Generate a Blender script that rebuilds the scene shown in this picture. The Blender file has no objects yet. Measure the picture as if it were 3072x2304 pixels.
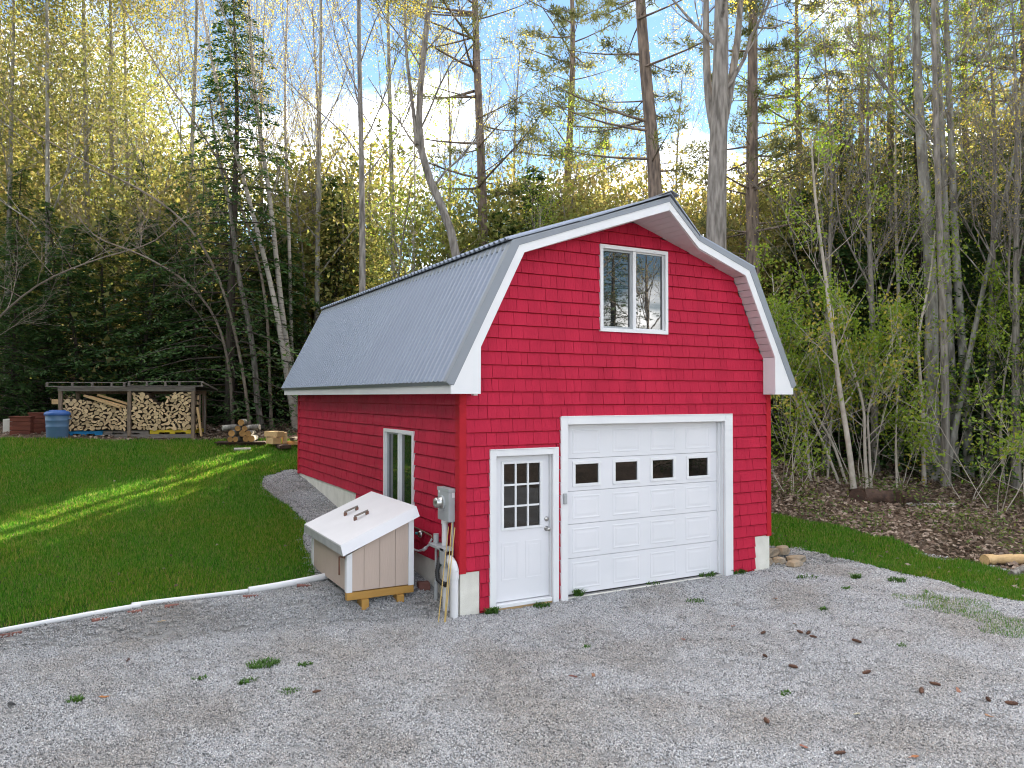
import bpy, math, random
import numpy as np
from mathutils import Vector, Matrix

# ------------------------------------------------------------------ camera, sky, sun, exposure
scene = bpy.context.scene
CAM = np.array([-4.258, -9.022, 2.854]); FPX = 2289.6; YAW = 0.508; PITCH = 0.0164
cd = bpy.data.cameras.new("camera"); cam = bpy.data.objects.new("camera", cd)
scene.collection.objects.link(cam); scene.camera = cam
cd.sensor_width = 36.0; cd.lens = FPX / 3072 * 36.0; cd.clip_start = 0.05; cd.clip_end = 2000
cam.location = CAM.tolist(); cam.rotation_euler = (math.pi / 2 + PITCH, 0, -YAW)

SUN_AZ = math.radians(44.5); SUN_EL = math.radians(20.6)
world = bpy.data.worlds.new("World"); scene.world = world; world.use_nodes = True
wn, wl = world.node_tree.nodes, world.node_tree.links
wn.clear()
w_out = wn.new("ShaderNodeOutputWorld")
sky = wn.new("ShaderNodeTexSky"); sky.sky_type = 'NISHITA'; sky.sun_disc = False
sky.sun_elevation = SUN_EL; sky.sun_rotation = SUN_AZ
sky.air_density = 1.0; sky.dust_density = 0.0; sky.ozone_density = 2.5
bg_sky = wn.new("ShaderNodeBackground"); bg_sky.inputs[1].default_value = 0.05
bg_cloud = wn.new("ShaderNodeBackground"); bg_cloud.inputs[0].default_value = (1.0, 0.97, 0.95, 1); bg_cloud.inputs[1].default_value = 1.35
w_mix = wn.new("ShaderNodeMixShader")
w_tc = wn.new("ShaderNodeTexCoord"); w_sep = wn.new("ShaderNodeSeparateXYZ")
wl.new(w_tc.outputs["Generated"], w_sep.inputs[0])
w_add = wn.new("ShaderNodeMath"); w_add.operation = 'ADD'; w_add.inputs[1].default_value = 0.22
w_abs = wn.new("ShaderNodeMath"); w_abs.operation = 'ABSOLUTE'
wl.new(w_sep.outputs[2], w_abs.inputs[0]); wl.new(w_abs.outputs[0], w_add.inputs[0])
w_div = wn.new("ShaderNodeVectorMath"); w_div.operation = 'DIVIDE'
w_comb = wn.new("ShaderNodeCombineXYZ")
for i in range(3): wl.new(w_add.outputs[0], w_comb.inputs[i])
wl.new(w_tc.outputs["Generated"], w_div.inputs[0]); wl.new(w_comb.outputs[0], w_div.inputs[1])
w_noise = wn.new("ShaderNodeTexNoise"); w_noise.inputs["Scale"].default_value = 1.6
w_noise.inputs["Detail"].default_value = 9; w_noise.inputs["Roughness"].default_value = 0.56
w_map = wn.new("ShaderNodeMapping"); w_map.inputs["Location"].default_value = (3.3, 2.2, 2.6)
wl.new(w_div.outputs[0], w_map.inputs[0]); wl.new(w_map.outputs[0], w_noise.inputs["Vector"])
w_ramp = wn.new("ShaderNodeValToRGB")
w_ramp.color_ramp.elements[0].position = 0.46; w_ramp.color_ramp.elements[1].position = 0.66
wl.new(w_noise.outputs[0], w_ramp.inputs[0])
w_n2 = wn.new("ShaderNodeTexNoise"); w_n2.inputs["Scale"].default_value = 3.7; w_n2.inputs["Detail"].default_value = 7
wl.new(w_map.outputs[0], w_n2.inputs["Vector"])
w_mr = wn.new("ShaderNodeMapRange"); w_mr.inputs[1].default_value = .36; w_mr.inputs[2].default_value = .6; w_mr.inputs[3].default_value = .5; w_mr.inputs[4].default_value = 1.8
wl.new(w_n2.outputs[0], w_mr.inputs[0]); wl.new(w_mr.outputs[0], bg_cloud.inputs[1])
wl.new(sky.outputs[0], bg_sky.inputs[0])
wl.new(w_ramp.outputs[0], w_mix.inputs[0]); wl.new(bg_sky.outputs[0], w_mix.inputs[1]); wl.new(bg_cloud.outputs[0], w_mix.inputs[2])
wl.new(w_mix.outputs[0], w_out.inputs[0])

sd = bpy.data.lights.new("sun", 'SUN'); sd.energy = 5.0; sd.angle = math.radians(0.53); sd.color = (1.0, 0.87, 0.68)
sun = bpy.data.objects.new("sun", sd); scene.collection.objects.link(sun)
sun.rotation_euler = (math.pi / 2 - SUN_EL, 0, math.pi - SUN_AZ); sun.location = (20, 20, 25)

vs = scene.view_settings
vs.view_transform = 'Standard'; vs.look = 'None'; vs.gamma = 1.0; vs.exposure = 2.35; vs.use_curve_mapping = False
scene.render.engine = 'CYCLES'
scene.cycles.max_bounces = 4; scene.cycles.diffuse_bounces = 2; scene.cycles.filter_width = 1.1; scene.cycles.glossy_bounces = 2
scene.cycles.use_adaptive_sampling = True; scene.cycles.adaptive_threshold = 0.02
scene.cycles.transmission_bounces = 2; scene.cycles.use_denoising = True

# ------------------------------------------------------------------ helpers
COL = scene.collection
W = {}
def tag(o, label=None, cat=None, group=None, kind=None):
    if label: o['label'] = label
    if cat: o['category'] = cat
    if group: o['group'] = group
    if kind: o['kind'] = kind
    return o
def thing(name, label, cat, loc=(0, 0, 0), rz=0.0, group=None):
    o = bpy.data.objects.new(name, None); COL.objects.link(o)
    o.location = loc; o.rotation_euler = (0, 0, rz); o.empty_display_size = 0.2
    W[o] = Matrix.Translation(Vector(loc)) @ Matrix.Rotation(rz, 4, 'Z')
    return tag(o, label, cat, group)
def empty_part(name, parent):
    o = bpy.data.objects.new(name, None); COL.objects.link(o); o.empty_display_size = 0.1
    put(o, parent, True); return o
def put(o, parent, world):
    """parent o; world=True: its mesh is in world coordinates, else in the thing's own."""
    W[o] = Matrix.Identity(4)
    if parent is not None:
        o.parent = parent
        if world: o.matrix_parent_inverse = W[parent].inverted()
        else: W[o] = W[parent].copy()

class NM:
    """vertices and faces gathered for ONE mesh"""
    def __init__(s): s.v = []; s.f = []; s.m = []; s.n = 0; s.sm = []
    def add(s, v, f, mat=0, smooth=False):
        v = np.asarray(v, dtype=np.float64).reshape(-1, 3); f = np.asarray(f, dtype=np.int64)
        if len(f) == 0: return
        s.v.append(v); s.f.append(f + s.n); s.m.append(np.full(len(f), mat)); s.sm.append(np.full(len(f), smooth)); s.n += len(v)
    def box(s, a, b, mat=0):
        (x0, y0, z0), (x1, y1, z1) = a, b
        v = [(x0,y0,z0),(x1,y0,z0),(x1,y1,z0),(x0,y1,z0),(x0,y0,z1),(x1,y0,z1),(x1,y1,z1),(x0,y1,z1)]
        s.add(v, [(0,3,2,1),(4,5,6,7),(0,1,5,4),(1,2,6,5),(2,3,7,6),(3,0,4,7)], mat)
    def hexa(s, v8, mat=0):
        s.add(v8, [(0,3,2,1),(4,5,6,7),(0,1,5,4),(1,2,6,5),(2,3,7,6),(3,0,4,7)], mat)
    def prism(s, poly, d, mat=0):
        """poly: 3-D points of one face, d: extrusion vector"""
        p = np.asarray(poly, float); n = len(p); q = p + np.asarray(d, float)
        s.addn(np.vstack([p, q]), [list(range(n))[::-1], list(range(n, 2*n))] + [[i, (i+1) % n, n+(i+1) % n, n+i] for i in range(n)], mat)
    def addn(s, v, faces, mat=0, smooth=False):
        v = np.asarray(v, float); s.v.append(v)
        for f in faces:
            s.f.append(np.asarray([f], dtype=np.int64) + s.n); s.m.append(np.array([mat])); s.sm.append(np.array([smooth]))
        s.n += len(v)
    def tube(s, pts, rad, n=6, mat=0, cap=True, smooth=True):
        pts = np.asarray(pts, float); k = len(pts); rad = np.broadcast_to(np.asarray(rad, float), (k,))
        t = np.gradient(pts, axis=0); t /= np.linalg.norm(t, axis=1)[:, None] + 1e-9
        ref = np.array([1.0, 0.13, 0.07]) if abs(t[:, 0]).mean() < .8 else np.array([0.05, 1.0, 0.1])
        a = np.cross(t, ref); a /= np.linalg.norm(a, axis=1)[:, None] + 1e-9; b = np.cross(t, a)
        th = np.linspace(0, 2*np.pi, n, endpoint=False)
        v = pts[:, None, :] + rad[:, None, None] * (np.cos(th)[None, :, None]*a[:, None, :] + np.sin(th)[None, :, None]*b[:, None, :])
        i, j = np.meshgrid(np.arange(k-1), np.arange(n), indexing='ij'); j2 = (j+1) % n
        f = np.stack([i*n+j, i*n+j2, (i+1)*n+j2, (i+1)*n+j], -1).reshape(-1, 4)
        s.add(v.reshape(-1, 3), f, mat, smooth)
        if cap:
            s.addn(v[0], [list(range(n))], mat); s.addn(v[-1], [list(range(n))[::-1]], mat)
    def lathe(s, c, prof, n=20, mat=0, axis='z', smooth=True, cap=True):
        th = np.linspace(0, 2*np.pi, n, endpoint=False); rings = []
        for r, h in prof:
            x, y, z = r*np.cos(th), r*np.sin(th), np.full(n, h)
            rings.append(np.stack({'z': (x, y, z), 'y': (x, z, y), 'x': (z, x, y)}[axis], -1))
        v = np.array(rings) + np.asarray(c, float); k = len(prof)
        i, j = np.meshgrid(np.arange(k-1), np.arange(n), indexing='ij'); j2 = (j+1) % n
        f = np.stack([i*n+j, i*n+j2, (i+1)*n+j2, (i+1)*n+j], -1).reshape(-1, 4)
        s.add(v.reshape(-1, 3), f, mat, smooth)
        if cap:
            s.addn(v[0], [list(range(n))[::-1]], mat); s.addn(v[-1], [list(range(n))], mat)
    def mesh(s, name, mats):
        me = bpy.data.meshes.new(name)
        v = np.vstack(s.v); me.vertices.add(len(v)); me.vertices.foreach_set("co", v.astype(np.float32).ravel())
        ln = np.concatenate([np.full(len(f), f.shape[1]) for f in s.f]); idx = np.concatenate([f.ravel() for f in s.f])
        me.loops.add(len(idx)); me.loops.foreach_set("vertex_index", idx.astype(np.int32))
        me.polygons.add(len(ln)); st = np.concatenate([[0], np.cumsum(ln)[:-1]])
        me.polygons.foreach_set("loop_start", st.astype(np.int32))
        me.polygons.foreach_set("material_index", np.concatenate(s.m).astype(np.int32))
        me.polygons.foreach_set("use_smooth", np.concatenate(s.sm).astype(bool))
        for m in (mats if isinstance(mats, (list, tuple)) else [mats]): me.materials.append(m)
        me.update(calc_edges=True); return me
    def build(s, name, mats, parent=None, world=True, bevel=0):
        o = bpy.data.objects.new(name, s.mesh(name, mats)); COL.objects.link(o); put(o, parent, world)
        if bevel:
            b = o.modifiers.new("bevel", 'BEVEL'); b.width = bevel; b.segments = 2; b.limit_method = 'ANGLE'
        return o
def link_mesh(name, me, parent=None, loc=None, rot=None, scale=None):
    o = bpy.data.objects.new(name, me); COL.objects.link(o); put(o, parent, False)
    if loc is not None: o.location = loc
    if rot is not None: o.rotation_euler = rot
    if scale is not None: o.scale = (scale,)*3 if np.isscalar(scale) else scale
    return o
def box_part(name, a, b, m, parent, bevel=0):
    n = NM(); n.box(a, b); return n.build(name, m, parent, True, bevel)

# photograph pixel column + distance ahead of the camera -> a place on the ground
FWD = np.array([math.sin(YAW), math.cos(YAW)]); RGT = np.array([math.cos(YAW), -math.sin(YAW)])
def spot(px, D):
    p = CAM[:2] + D*(FWD + (px-1536)/FPX*RGT); return float(p[0]), float(p[1])
def height(py, D): return float(CAM[2] + D*(1189.5-py)/FPX)
def ground(x, y):
    x = np.asarray(x, float); y = np.asarray(y, float)
    ye = y + np.where(x < 0, .22*np.maximum(x, -16), 0) + np.where(x > 5.6, .3*np.minimum(x-5.6, 16), 0)
    z = np.interp(ye, [-5, .05, .84, 4.5, 8.5, 13, 20, 35, 80, 150], [0, 0, .2, .6, 1.06, 1.7, 2.4, 4.5, 10, 16])
    far = np.clip((np.hypot(x-2, y-4)-9)/10, 0, 1)
    return z + far*.18*np.sin(x*.41+1.3)*np.sin(y*.37) + .015*np.sin(x*1.7+y*1.1)*np.clip(np.abs(y)-.5, 0, 1)
def gz(x, y): return float(ground(x, y))

# ------------------------------------------------------------------ materials
def principled(name):
    m = bpy.data.materials.new(name); m.use_nodes = True
    return m, m.node_tree.nodes, m.node_tree.links, m.node_tree.nodes["Principled BSDF"]
def mat(name, c1, c2=None, scale=6.0, rough=.6, bump=0.0, bscale=None, stretch=(1, 1, 1), metal=0.0, detail=5, spec=.5, contrast=(.3, .7), coords='Object', island=0.0, objrand=0.0):
    m, n, l, p = principled(name)
    p.inputs["Roughness"].default_value = rough; p.inputs["Metallic"].default_value = metal
    p.inputs["Specular IOR Level"].default_value = spec
    c2 = c2 or tuple(x*.8 for x in c1)
    tc = n.new("ShaderNodeTexCoord"); mp = n.new("ShaderNodeMapping"); mp.inputs["Scale"].default_value = stretch
    l.new(tc.outputs[coords], mp.inputs[0])
    nz = n.new("ShaderNodeTexNoise"); nz.inputs["Scale"].default_value = scale; nz.inputs["Detail"].default_value = detail
    l.new(mp.outputs[0], nz.inputs["Vector"])
    r = n.new("ShaderNodeValToRGB"); r.color_ramp.elements[0].position, r.color_ramp.elements[1].position = contrast
    r.color_ramp.elements[0].color = (*c1, 1); r.color_ramp.elements[1].color = (*c2, 1)
    l.new(nz.outputs[0], r.inputs[0]); src = r.outputs[0]
    for kind, amt in (('island', island), ('obj', objrand)):
        if amt:
            g = n.new("ShaderNodeNewGeometry" if kind == 'island' else "ShaderNodeObjectInfo")
            h = n.new("ShaderNodeHueSaturation")
            mr = n.new("ShaderNodeMapRange"); mr.inputs[3].default_value = 1-amt; mr.inputs[4].default_value = 1+amt
            l.new(g.outputs["Random Per Island" if kind == 'island' else "Random"], mr.inputs[0])
            l.new(mr.outputs[0], h.inputs["Value"]); l.new(src, h.inputs["Color"]); src = h.outputs[0]
    l.new(src, p.inputs["Base Color"])
    if bump:
        b = n.new("ShaderNodeBump"); b.inputs["Strength"].default_value = bump; b.inputs["Distance"].default_value = .02
        if bscale:
            nz2 = n.new("ShaderNodeTexNoise"); nz2.inputs["Scale"].default_value = bscale; nz2.inputs["Detail"].default_value = 4
            l.new(mp.outputs[0], nz2.inputs["Vector"]); l.new(nz2.outputs[0], b.inputs["Height"])
        else: l.new(nz.outputs[0], b.inputs["Height"])
        l.new(b.outputs[0], p.inputs["Normal"])
    return m
def leaf_mat(name, cols, trans=.45, rough=.6, patch=None, pscale=.6, gloss=.03):
    """leaf: diffuse + translucent, each leaf with a colour of its own"""
    m = bpy.data.materials.new(name); m.use_nodes = True; n, l = m.node_tree.nodes, m.node_tree.links; n.clear()
    o = n.new("ShaderNodeOutputMaterial"); g = n.new("ShaderNodeNewGeometry"); r = n.new("ShaderNodeValToRGB")
    e = r.color_ramp.elements
    while len(e) < len(cols): e.new(.5)
    for i, c in enumerate(cols): e[i].position = i/(len(cols)-1); e[i].color = (*c, 1)
    l.new(g.outputs["Random Per Island"], r.inputs[0])
    src = r.outputs[0]
    if patch:   # clumps of another tint, in places of their own
        nz = n.new("ShaderNodeTexNoise"); nz.inputs["Scale"].default_value = pscale; nz.inputs["Detail"].default_value = 4; l.new(g.outputs["Position"], nz.inputs["Vector"])
        mr = n.new("ShaderNodeMapRange"); mr.inputs[1].default_value = .42; mr.inputs[2].default_value = .62; l.new(nz.outputs[0], mr.inputs[0])
        mm = n.new("ShaderNodeMix"); mm.data_type = 'RGBA'; mm.blend_type = 'MULTIPLY'; mm.inputs[7].default_value = (*patch, 1)
        l.new(mr.outputs[0], mm.inputs[0]); l.new(src, mm.inputs[6]); src = mm.outputs[2]
    d = n.new("ShaderNodeBsdfDiffuse"); t = n.new("ShaderNodeBsdfTranslucent"); mx = n.new("ShaderNodeMixShader"); mx.inputs[0].default_value = trans
    gl = n.new("ShaderNodeBsdfGlossy"); gl.inputs["Roughness"].default_value = rough; mg = n.new("ShaderNodeMixShader"); mg.inputs[0].default_value = gloss
    l.new(src, d.inputs[0]); l.new(src, t.inputs[0]); l.new(d.outputs[0], mx.inputs[1]); l.new(t.outputs[0], mx.inputs[2])
    l.new(mx.outputs[0], mg.inputs[1]); l.new(gl.outputs[0], mg.inputs[2]); l.new(mg.outputs[0], o.inputs[0])
    return m
def glass_mat(name, col=(.012, .014, .016), ior=2.0, rough=.015):
    m, n, l, p = principled(name)
    p.inputs["Base Color"].default_value = (*col, 1); p.inputs["Roughness"].default_value = rough; p.inputs["IOR"].default_value = ior
    nz = n.new("ShaderNodeTexNoise"); nz.inputs["Scale"].default_value = 1.6; b = n.new("ShaderNodeBump"); b.inputs["Strength"].default_value = .05; b.inputs["Distance"].default_value = .01
    l.new(nz.outputs[0], b.inputs["Height"]); l.new(b.outputs[0], p.inputs["Normal"])
    return m
M = {}
M['red'] = mat("red_shingle", (.52, .022, .058), (.43, .018, .048), 3.0, .55, .35, 60, (1, 1, .12), island=.05, objrand=.05, spec=.1)
M['red_trim'] = mat("red_trim", (.47, .020, .032), (.42, .018, .030), 5, .6, .1, 40, spec=.1)
M['white'] = mat("white_trim", (.80, .80, .81), (.75, .75, .77), 2.5, .4, .03, 30)
M['door_white'] = mat("door_white", (.78, .77, .80), (.73, .73, .76), 1.3, .42, .02, 60)
M['soffit'] = mat("soffit_vinyl", (.68, .62, .63), (.60, .55, .56), 2, .5)
M['roof'] = mat("grey_roof_metal", (.33, .37, .45), (.31, .35, .43), .7, .5, spec=.35)
M['roof_trim'] = mat("grey_trim_metal", (.26, .285, .32), (.23, .25, .28), 2, .4)
M['concrete'] = mat("foundation_concrete", (.76, .74, .67), (.62, .60, .53), 5, .85, .25, 70, contrast=(.35, .75))
M['glass'] = glass_mat("window_glass", ior=2.3)
M['glass_dark'] = glass_mat("door_glass", (.008, .007, .006), 1.9)
M['screen'] = mat("insect_screen", (.10, .11, .125), (.085, .09, .10), 300, .5)
M['nickel'] = mat("satin_nickel", (.55, .54, .52), (.45, .44, .43), 20, .28, metal=1.0)
M['grey_box'] = mat("meter_enamel", (.40, .42, .43), (.36, .38, .39), 4, .45)
M['pvc'] = mat("white_pvc", (.78, .78, .80), (.68, .68, .69), 3, .35)
M['pvc_grey'] = mat("grey_pvc", (.42, .43, .44), (.36, .37, .38), 5, .45)
M['black'] = mat("black_rubber", (.015, .015, .017), (.03, .03, .03), 15, .5)
M['green'] = mat("green_wire", (.02, .22, .10), (.015, .16, .08), 8, .5)
M['bamboo'] = mat("bamboo", (.62, .45, .16), (.50, .34, .11), 14, .5, stretch=(1, 1, .3))
M['tan'] = mat("tan_siding", (.56, .44, .37), (.51, .40, .335), 3, .6, .12, 60, (1, 1, .15))
M['skid'] = mat("treated_lumber", (.46, .25, .055), (.36, .19, .045), 7, .7, .2, 40, (.3, 1, 1))
M['brown_metal'] = mat("rusty_handle", (.22, .10, .06), (.14, .07, .05), 18, .5)
M['lid'] = mat("white_lid", (.78, .77, .79), (.72, .71, .73), 2, .4, .03, 12)
M['lid_edge'] = mat("grey_lid_edge", (.38, .38, .39), (.5, .5, .5), 6, .6)  # darker grey than the lid, on its lawn-side skirt only
M['old_wood'] = mat("weathered_wood", (.27, .20, .14), (.16, .115, .08), 6, .85, .3, 50, (6, 6, .6))
M['grey_wood'] = mat("grey_wood", (.24, .21, .18), (.15, .13, .115), 6, .85, .3, 40, (1, 6, 6))
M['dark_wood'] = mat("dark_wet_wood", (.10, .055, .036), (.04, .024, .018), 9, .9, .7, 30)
M['red_box'] = mat("rust_red_boards", (.20, .055, .03), (.11, .03, .018), 5, .8, .3, 40, (.4, 3, 3))
M['log_end'] = mat("split_log_end", (.72, .54, .32), (.54, .37, .19), 16, .8, .15, objrand=.22)
M['bark'] = mat("log_bark", (.20, .14, .09), (.09, .06, .04), 12, .9, .5, 40)
M['orange_end'] = mat("fresh_log_end", (.44, .24, .08), (.30, .15, .045), 10, .8, objrand=.12)
M['plank'] = mat("fresh_plank", (.62, .42, .21), (.50, .32, .15), 6, .75, .1, stretch=(.4, 6, 6))
M['pallet_blue'] = mat("blue_pallet", (.025, .27, .56), (.02, .21, .45), 5, .5)
M['pallet_yellow'] = mat("yellow_pallet", (.72, .54, .03), (.6, .43, .03), 5, .5)
M['can'] = mat("blue_plastic", (.10, .19, .32), (.08, .155, .27), 3, .5)
M['can_lid'] = mat("blue_lid_plastic", (.025, .10, .34), (.02, .085, .28), 3, .45)
M['brick'] = mat("red_brick", (.24, .10, .08), (.17, .075, .06), 15, .9, .4, 60, objrand=.2)
M['stone'] = mat("field_stone", (.36, .25, .15), (.22, .19, .15), 5, .9, .5, 30, objrand=.25)
M['tarp'] = mat("dark_metal_roofing", (.03, .028, .03), (.05, .04, .04), 6, .6)
M['bark_grey'] = mat("grey_bark", (.30, .27, .24), (.12, .105, .09), 5, .95, .8, 22, (3, 3, .5), contrast=(.35, .65))
M['bark_pine'] = mat("pine_bark", (.25, .19, .15), (.085, .065, .055), 5, .95, .9, 18, (3, 3, .5), contrast=(.35, .65))
M['bark_lichen'] = mat("lichen_bark", (.36, .35, .31), (.15, .135, .12), 4, .95, .7, 20, (2, 2, .6), contrast=(.35, .62))
M['bark_dark'] = mat("dark_bark", (.085, .066, .052), (.035, .028, .023), 6, .95, .7, 20, (3, 3, .5))
M['birch'] = mat("birch_bark", (.42, .375, .33), (.10, .08, .07), 6, .8, .3, 20, (.6, .6, 3.2), contrast=(.54, .68))
M['bare_twig'] = mat("bare_twig", (.27, .22, .18), (.17, .135, .11), 6, .9)
M['twig'] = mat("pale_twig", (.50, .45, .39), (.34, .29, .24), 6, .9)
M['hemlock'] = leaf_mat("hemlock_needles", [(.036, .090, .028), (.058, .125, .032), (.090, .15, .036)], .40)
M['pine'] = leaf_mat("pine_needles", [(.085, .105, .035), (.13, .13, .045), (.10, .125, .04)], .4)
M['spring'] = leaf_mat("young_leaves", [(.22, .34, .03), (.32, .44, .035), (.15, .27, .025), (.46, .46, .05)], .58)
M['gold'] = leaf_mat("golden_bud_leaves", [(.50, .42, .06), (.58, .46, .08), (.36, .36, .05)], .6)
M['far'] = leaf_mat("far_leaves", [(.26, .245, .06), (.35, .295, .085), (.205, .225, .05), (.36, .27, .11), (.165, .175, .055)], .5, patch=(.70, .86, .70), pscale=.12)
M['bright_weed'] = leaf_mat("weed_leaves", [(.05, .13, .018), (.09, .19, .028)], .35)

# ------------------------------------------------------------------ the ground, split where gravel, lawn and wood meet
def pipe_line(x): return np.interp(x, [-30, -5.1, -2.3, -1.3, -.9], [1.2, 1.66, 1.64, 1.74, 1.9])
def strip_edge(y): return np.interp(y, [1.6, 2.4, 4.7, 6.5, 7.4, 8.45, 9.1, 9.5], [-1.42, -1.37, -.87, -.9, -1.03, -.87, -.2, 9.0])
def back_edge(x): return 13.75 - .27*(np.asarray(x)+4)
def gravel_right(y): return np.interp(y, [-9, -3.2, -2.4, -1.6, -.44, .08, .59, 1.5, 9], [7.0, 7.15, 7.1, 7.2, 7.27, 7.0, 6.4, 6.1, 6.0])
def wood_edge(y): return np.interp(y, [-9, -2.5, -1.2, -.28, 1.14, 2.14, 9, 13], [8.7, 8.9, 9.0, 8.6, 8.4, 8.1, 7.8, 6.5])
def wob(x, y): return .10*np.sin(x*2.3+y*1.9)+.07*np.sin(x*5.1-y*4.3)
def is_lawn(x, y):
    x = np.asarray(x, float); y = np.asarray(y, float); w = wob(x, y)
    left = (y > pipe_line(x)+.06) & (y < back_edge(x)+w) & (x < strip_edge(y)+.35*w) & (x > -26)
    right = (x > gravel_right(y)+w) & (x < wood_edge(y)+1.5*w) & (y > -9) & (y < 12)
    return left | right
def is_gravel(x, y):
    x = np.asarray(x, float); y = np.asarray(y, float)
    return ~is_lawn(x, y) & (x < wood_edge(y)) & (((y <= pipe_line(x)+.06)) | ((x > -2.2) & (y < 9.6))) & (x > -26) & (y > -22)
xs = np.concatenate([-np.geomspace(260, 15, 26), np.arange(-14.4, 14.4, .16), np.geomspace(15, 260, 26)])
ys = np.concatenate([-np.geomspace(200, 12, 22), np.arange(-11.4, 18, .16), np.geomspace(18.6, 320, 34)])
gx, gy = np.meshgrid(xs, ys, indexing='ij'); gv = np.stack([gx, gy, ground(gx, gy)], -1).reshape(-1, 3)
ii, jj = np.meshgrid(np.arange(len(xs)-1), np.arange(len(ys)-1), indexing='ij'); K = len(ys)
gf = np.stack([ii*K+jj, (ii+1)*K+jj, (ii+1)*K+jj+1, ii*K+jj+1], -1).reshape(-1, 4)
cen = gv[gf].mean(1); lawn_m = is_lawn(cen[:, 0], cen[:, 1]); grav_m = is_gravel(cen[:, 0], cen[:, 1])

def ground_mat(name, stops, scale, scale2, bump, rough=.95, dark=None):
    m, n, l, p = principled(name); p.inputs["Roughness"].default_value = rough; p.inputs["Specular IOR Level"].default_value = .2
    tc = n.new("ShaderNodeTexCoord")
    vo = n.new("ShaderNodeTexVoronoi"); vo.inputs["Scale"].default_value = scale; l.new(tc.outputs["Object"], vo.inputs["Vector"])
    sp = n.new("ShaderNodeSeparateColor"); l.new(vo.outputs["Color"], sp.inputs[0])
    r = n.new("ShaderNodeValToRGB"); e = r.color_ramp.elements
    while len(e) < len(stops): e.new(.5)
    for i, c in enumerate(stops): e[i].position = i/(len(stops)-1); e[i].color = (*c, 1)
    l.new(sp.outputs[0], r.inputs[0])
    nz = n.new("ShaderNodeTexNoise"); nz.inputs["Scale"].default_value = scale2; nz.inputs["Detail"].default_value = 6; l.new(tc.outputs["Object"], nz.inputs["Vector"])
    r2 = n.new("ShaderNodeValToRGB"); r2.color_ramp.elements[0].position = .36; r2.color_ramp.elements[1].position = .6
    r2.color_ramp.elements[0].color = (*(dark or (.6, .58, .56)), 1)
    l.new(nz.outputs[0], r2.inputs[0])
    mx = n.new("ShaderNodeMix"); mx.data_type = 'RGBA'; mx.blend_type = 'MULTIPLY'; mx.inputs[0].default_value = 1
    l.new(r.outputs[0], mx.inputs[6]); l.new(r2.outputs[0], mx.inputs[7]); l.new(mx.outputs[2], p.inputs["Base Color"])
    b = n.new("ShaderNodeBump"); b.inputs["Strength"].default_value = bump; b.inputs["Distance"].default_value = .02; b.invert = True
    l.new(vo.outputs["Distance"], b.inputs["Height"]); l.new(b.outputs[0], p.inputs["Normal"])
    return m
M['gravel_bed'] = ground_mat("gravel_bed", [(.24, .24, .24), (.33, .33, .33), (.28, .275, .27), (.38, .38, .38)], 70, .9, .7, dark=(.74, .72, .70))
M['lawn'] = ground_mat("lawn_soil", [(.03, .06, .014), (.038, .075, .014), (.055, .07, .022)], 40, .8, .6, dark=(.7, .75, .6))
M['wood_floor'] = ground_mat("forest_floor", [(.12, .08, .06), (.20, .14, .10), (.15, .11, .08), (.09, .065, .045)], 14, .5, .9, dark=(.5, .5, .45))
for nm_, msk, mt, lb in (('driveway', grav_m, 'gravel_bed', 'pale grey gravel drive and apron in front of the red garage'),
                         ('lawn', lawn_m, 'lawn', 'mown green lawn beside the garage'),
                         ('ground', ~(grav_m | lawn_m), 'wood_floor', 'brown forest floor under the trees')):
    f = gf[msk]; u, inv = np.unique(f, return_inverse=True); g = NM(); g.add(gv[u], inv.reshape(-1, 4), 0, True)
    tag(g.build(nm_, M[mt]), lb, 'ground', kind='structure')

# ------------------------------------------------------------------ gravel stones (uncountable): points + instanced stones
rng = np.random.default_rng(5)
def in_view(x, y, z, mx=150):
    dx, dy = x-CAM[0], y-CAM[1]; F = dx*FWD[0]+dy*FWD[1]; Rr = dx*RGT[0]+dy*RGT[1]
    px = 1536+FPX*Rr/np.maximum(F, .1); py = 1189.5+FPX*(CAM[2]-z)/np.maximum(F, .1)
    return (F > .5) & (px > -mx*3) & (px < 3072+mx*3) & (py < 2304+mx*4), F
N = 92000   # each point carries a handful of stones
cx, cy = rng.uniform(-9, 10, N), rng.uniform(-7, 9.6, N)
ok, F = in_view(cx, cy, 0*cx)
keep = ok & is_gravel(cx+.05*rng.normal(size=N), cy+.05*rng.normal(size=N)) & ~((cx > -.07) & (cx < 5.70) & (cy > -.06))
keep &= rng.random(N) < np.clip(9.5/np.maximum(F, 1), .35, 1.0)
cx, cy, F = cx[keep], cy[keep], F[keep]
pm = bpy.data.meshes.new("gravel"); pm.vertices.add(len(cx))
pm.vertices.foreach_set("co", np.stack([cx, cy, ground(cx, cy)+.004], -1).astype(np.float32).ravel())
at_ = pm.attributes.new("size", 'FLOAT', 'POINT'); sz = rng.uniform(.8, 1.15, len(cx))*np.clip(F/9, 1, 1.35)
at_.data.foreach_set("value", sz.astype(np.float32))
M['stone_chip'] = None
m, n, l, p = principled("gravel_stone"); p.inputs["Roughness"].default_value = .85
oi = n.new("ShaderNodeObjectInfo"); r = n.new("ShaderNodeValToRGB"); e = r.color_ramp.elements
cols = [(.15, .15, .155), (.33, .33, .335), (.43, .43, .435), (.47, .44, .42), (.37, .38, .40), (.64, .64, .635)]
while len(e) < len(cols): e.new(.5)
for i, c in enumerate(cols): e[i].position = i/(len(cols)-1); e[i].color = (*c, 1)
tc = n.new("ShaderNodeNewGeometry"); nz = n.new("ShaderNodeTexNoise"); nz.inputs["Scale"].default_value = .75; nz.inputs["Detail"].default_value = 5
l.new(tc.outputs["Position"], nz.inputs["Vector"])
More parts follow.
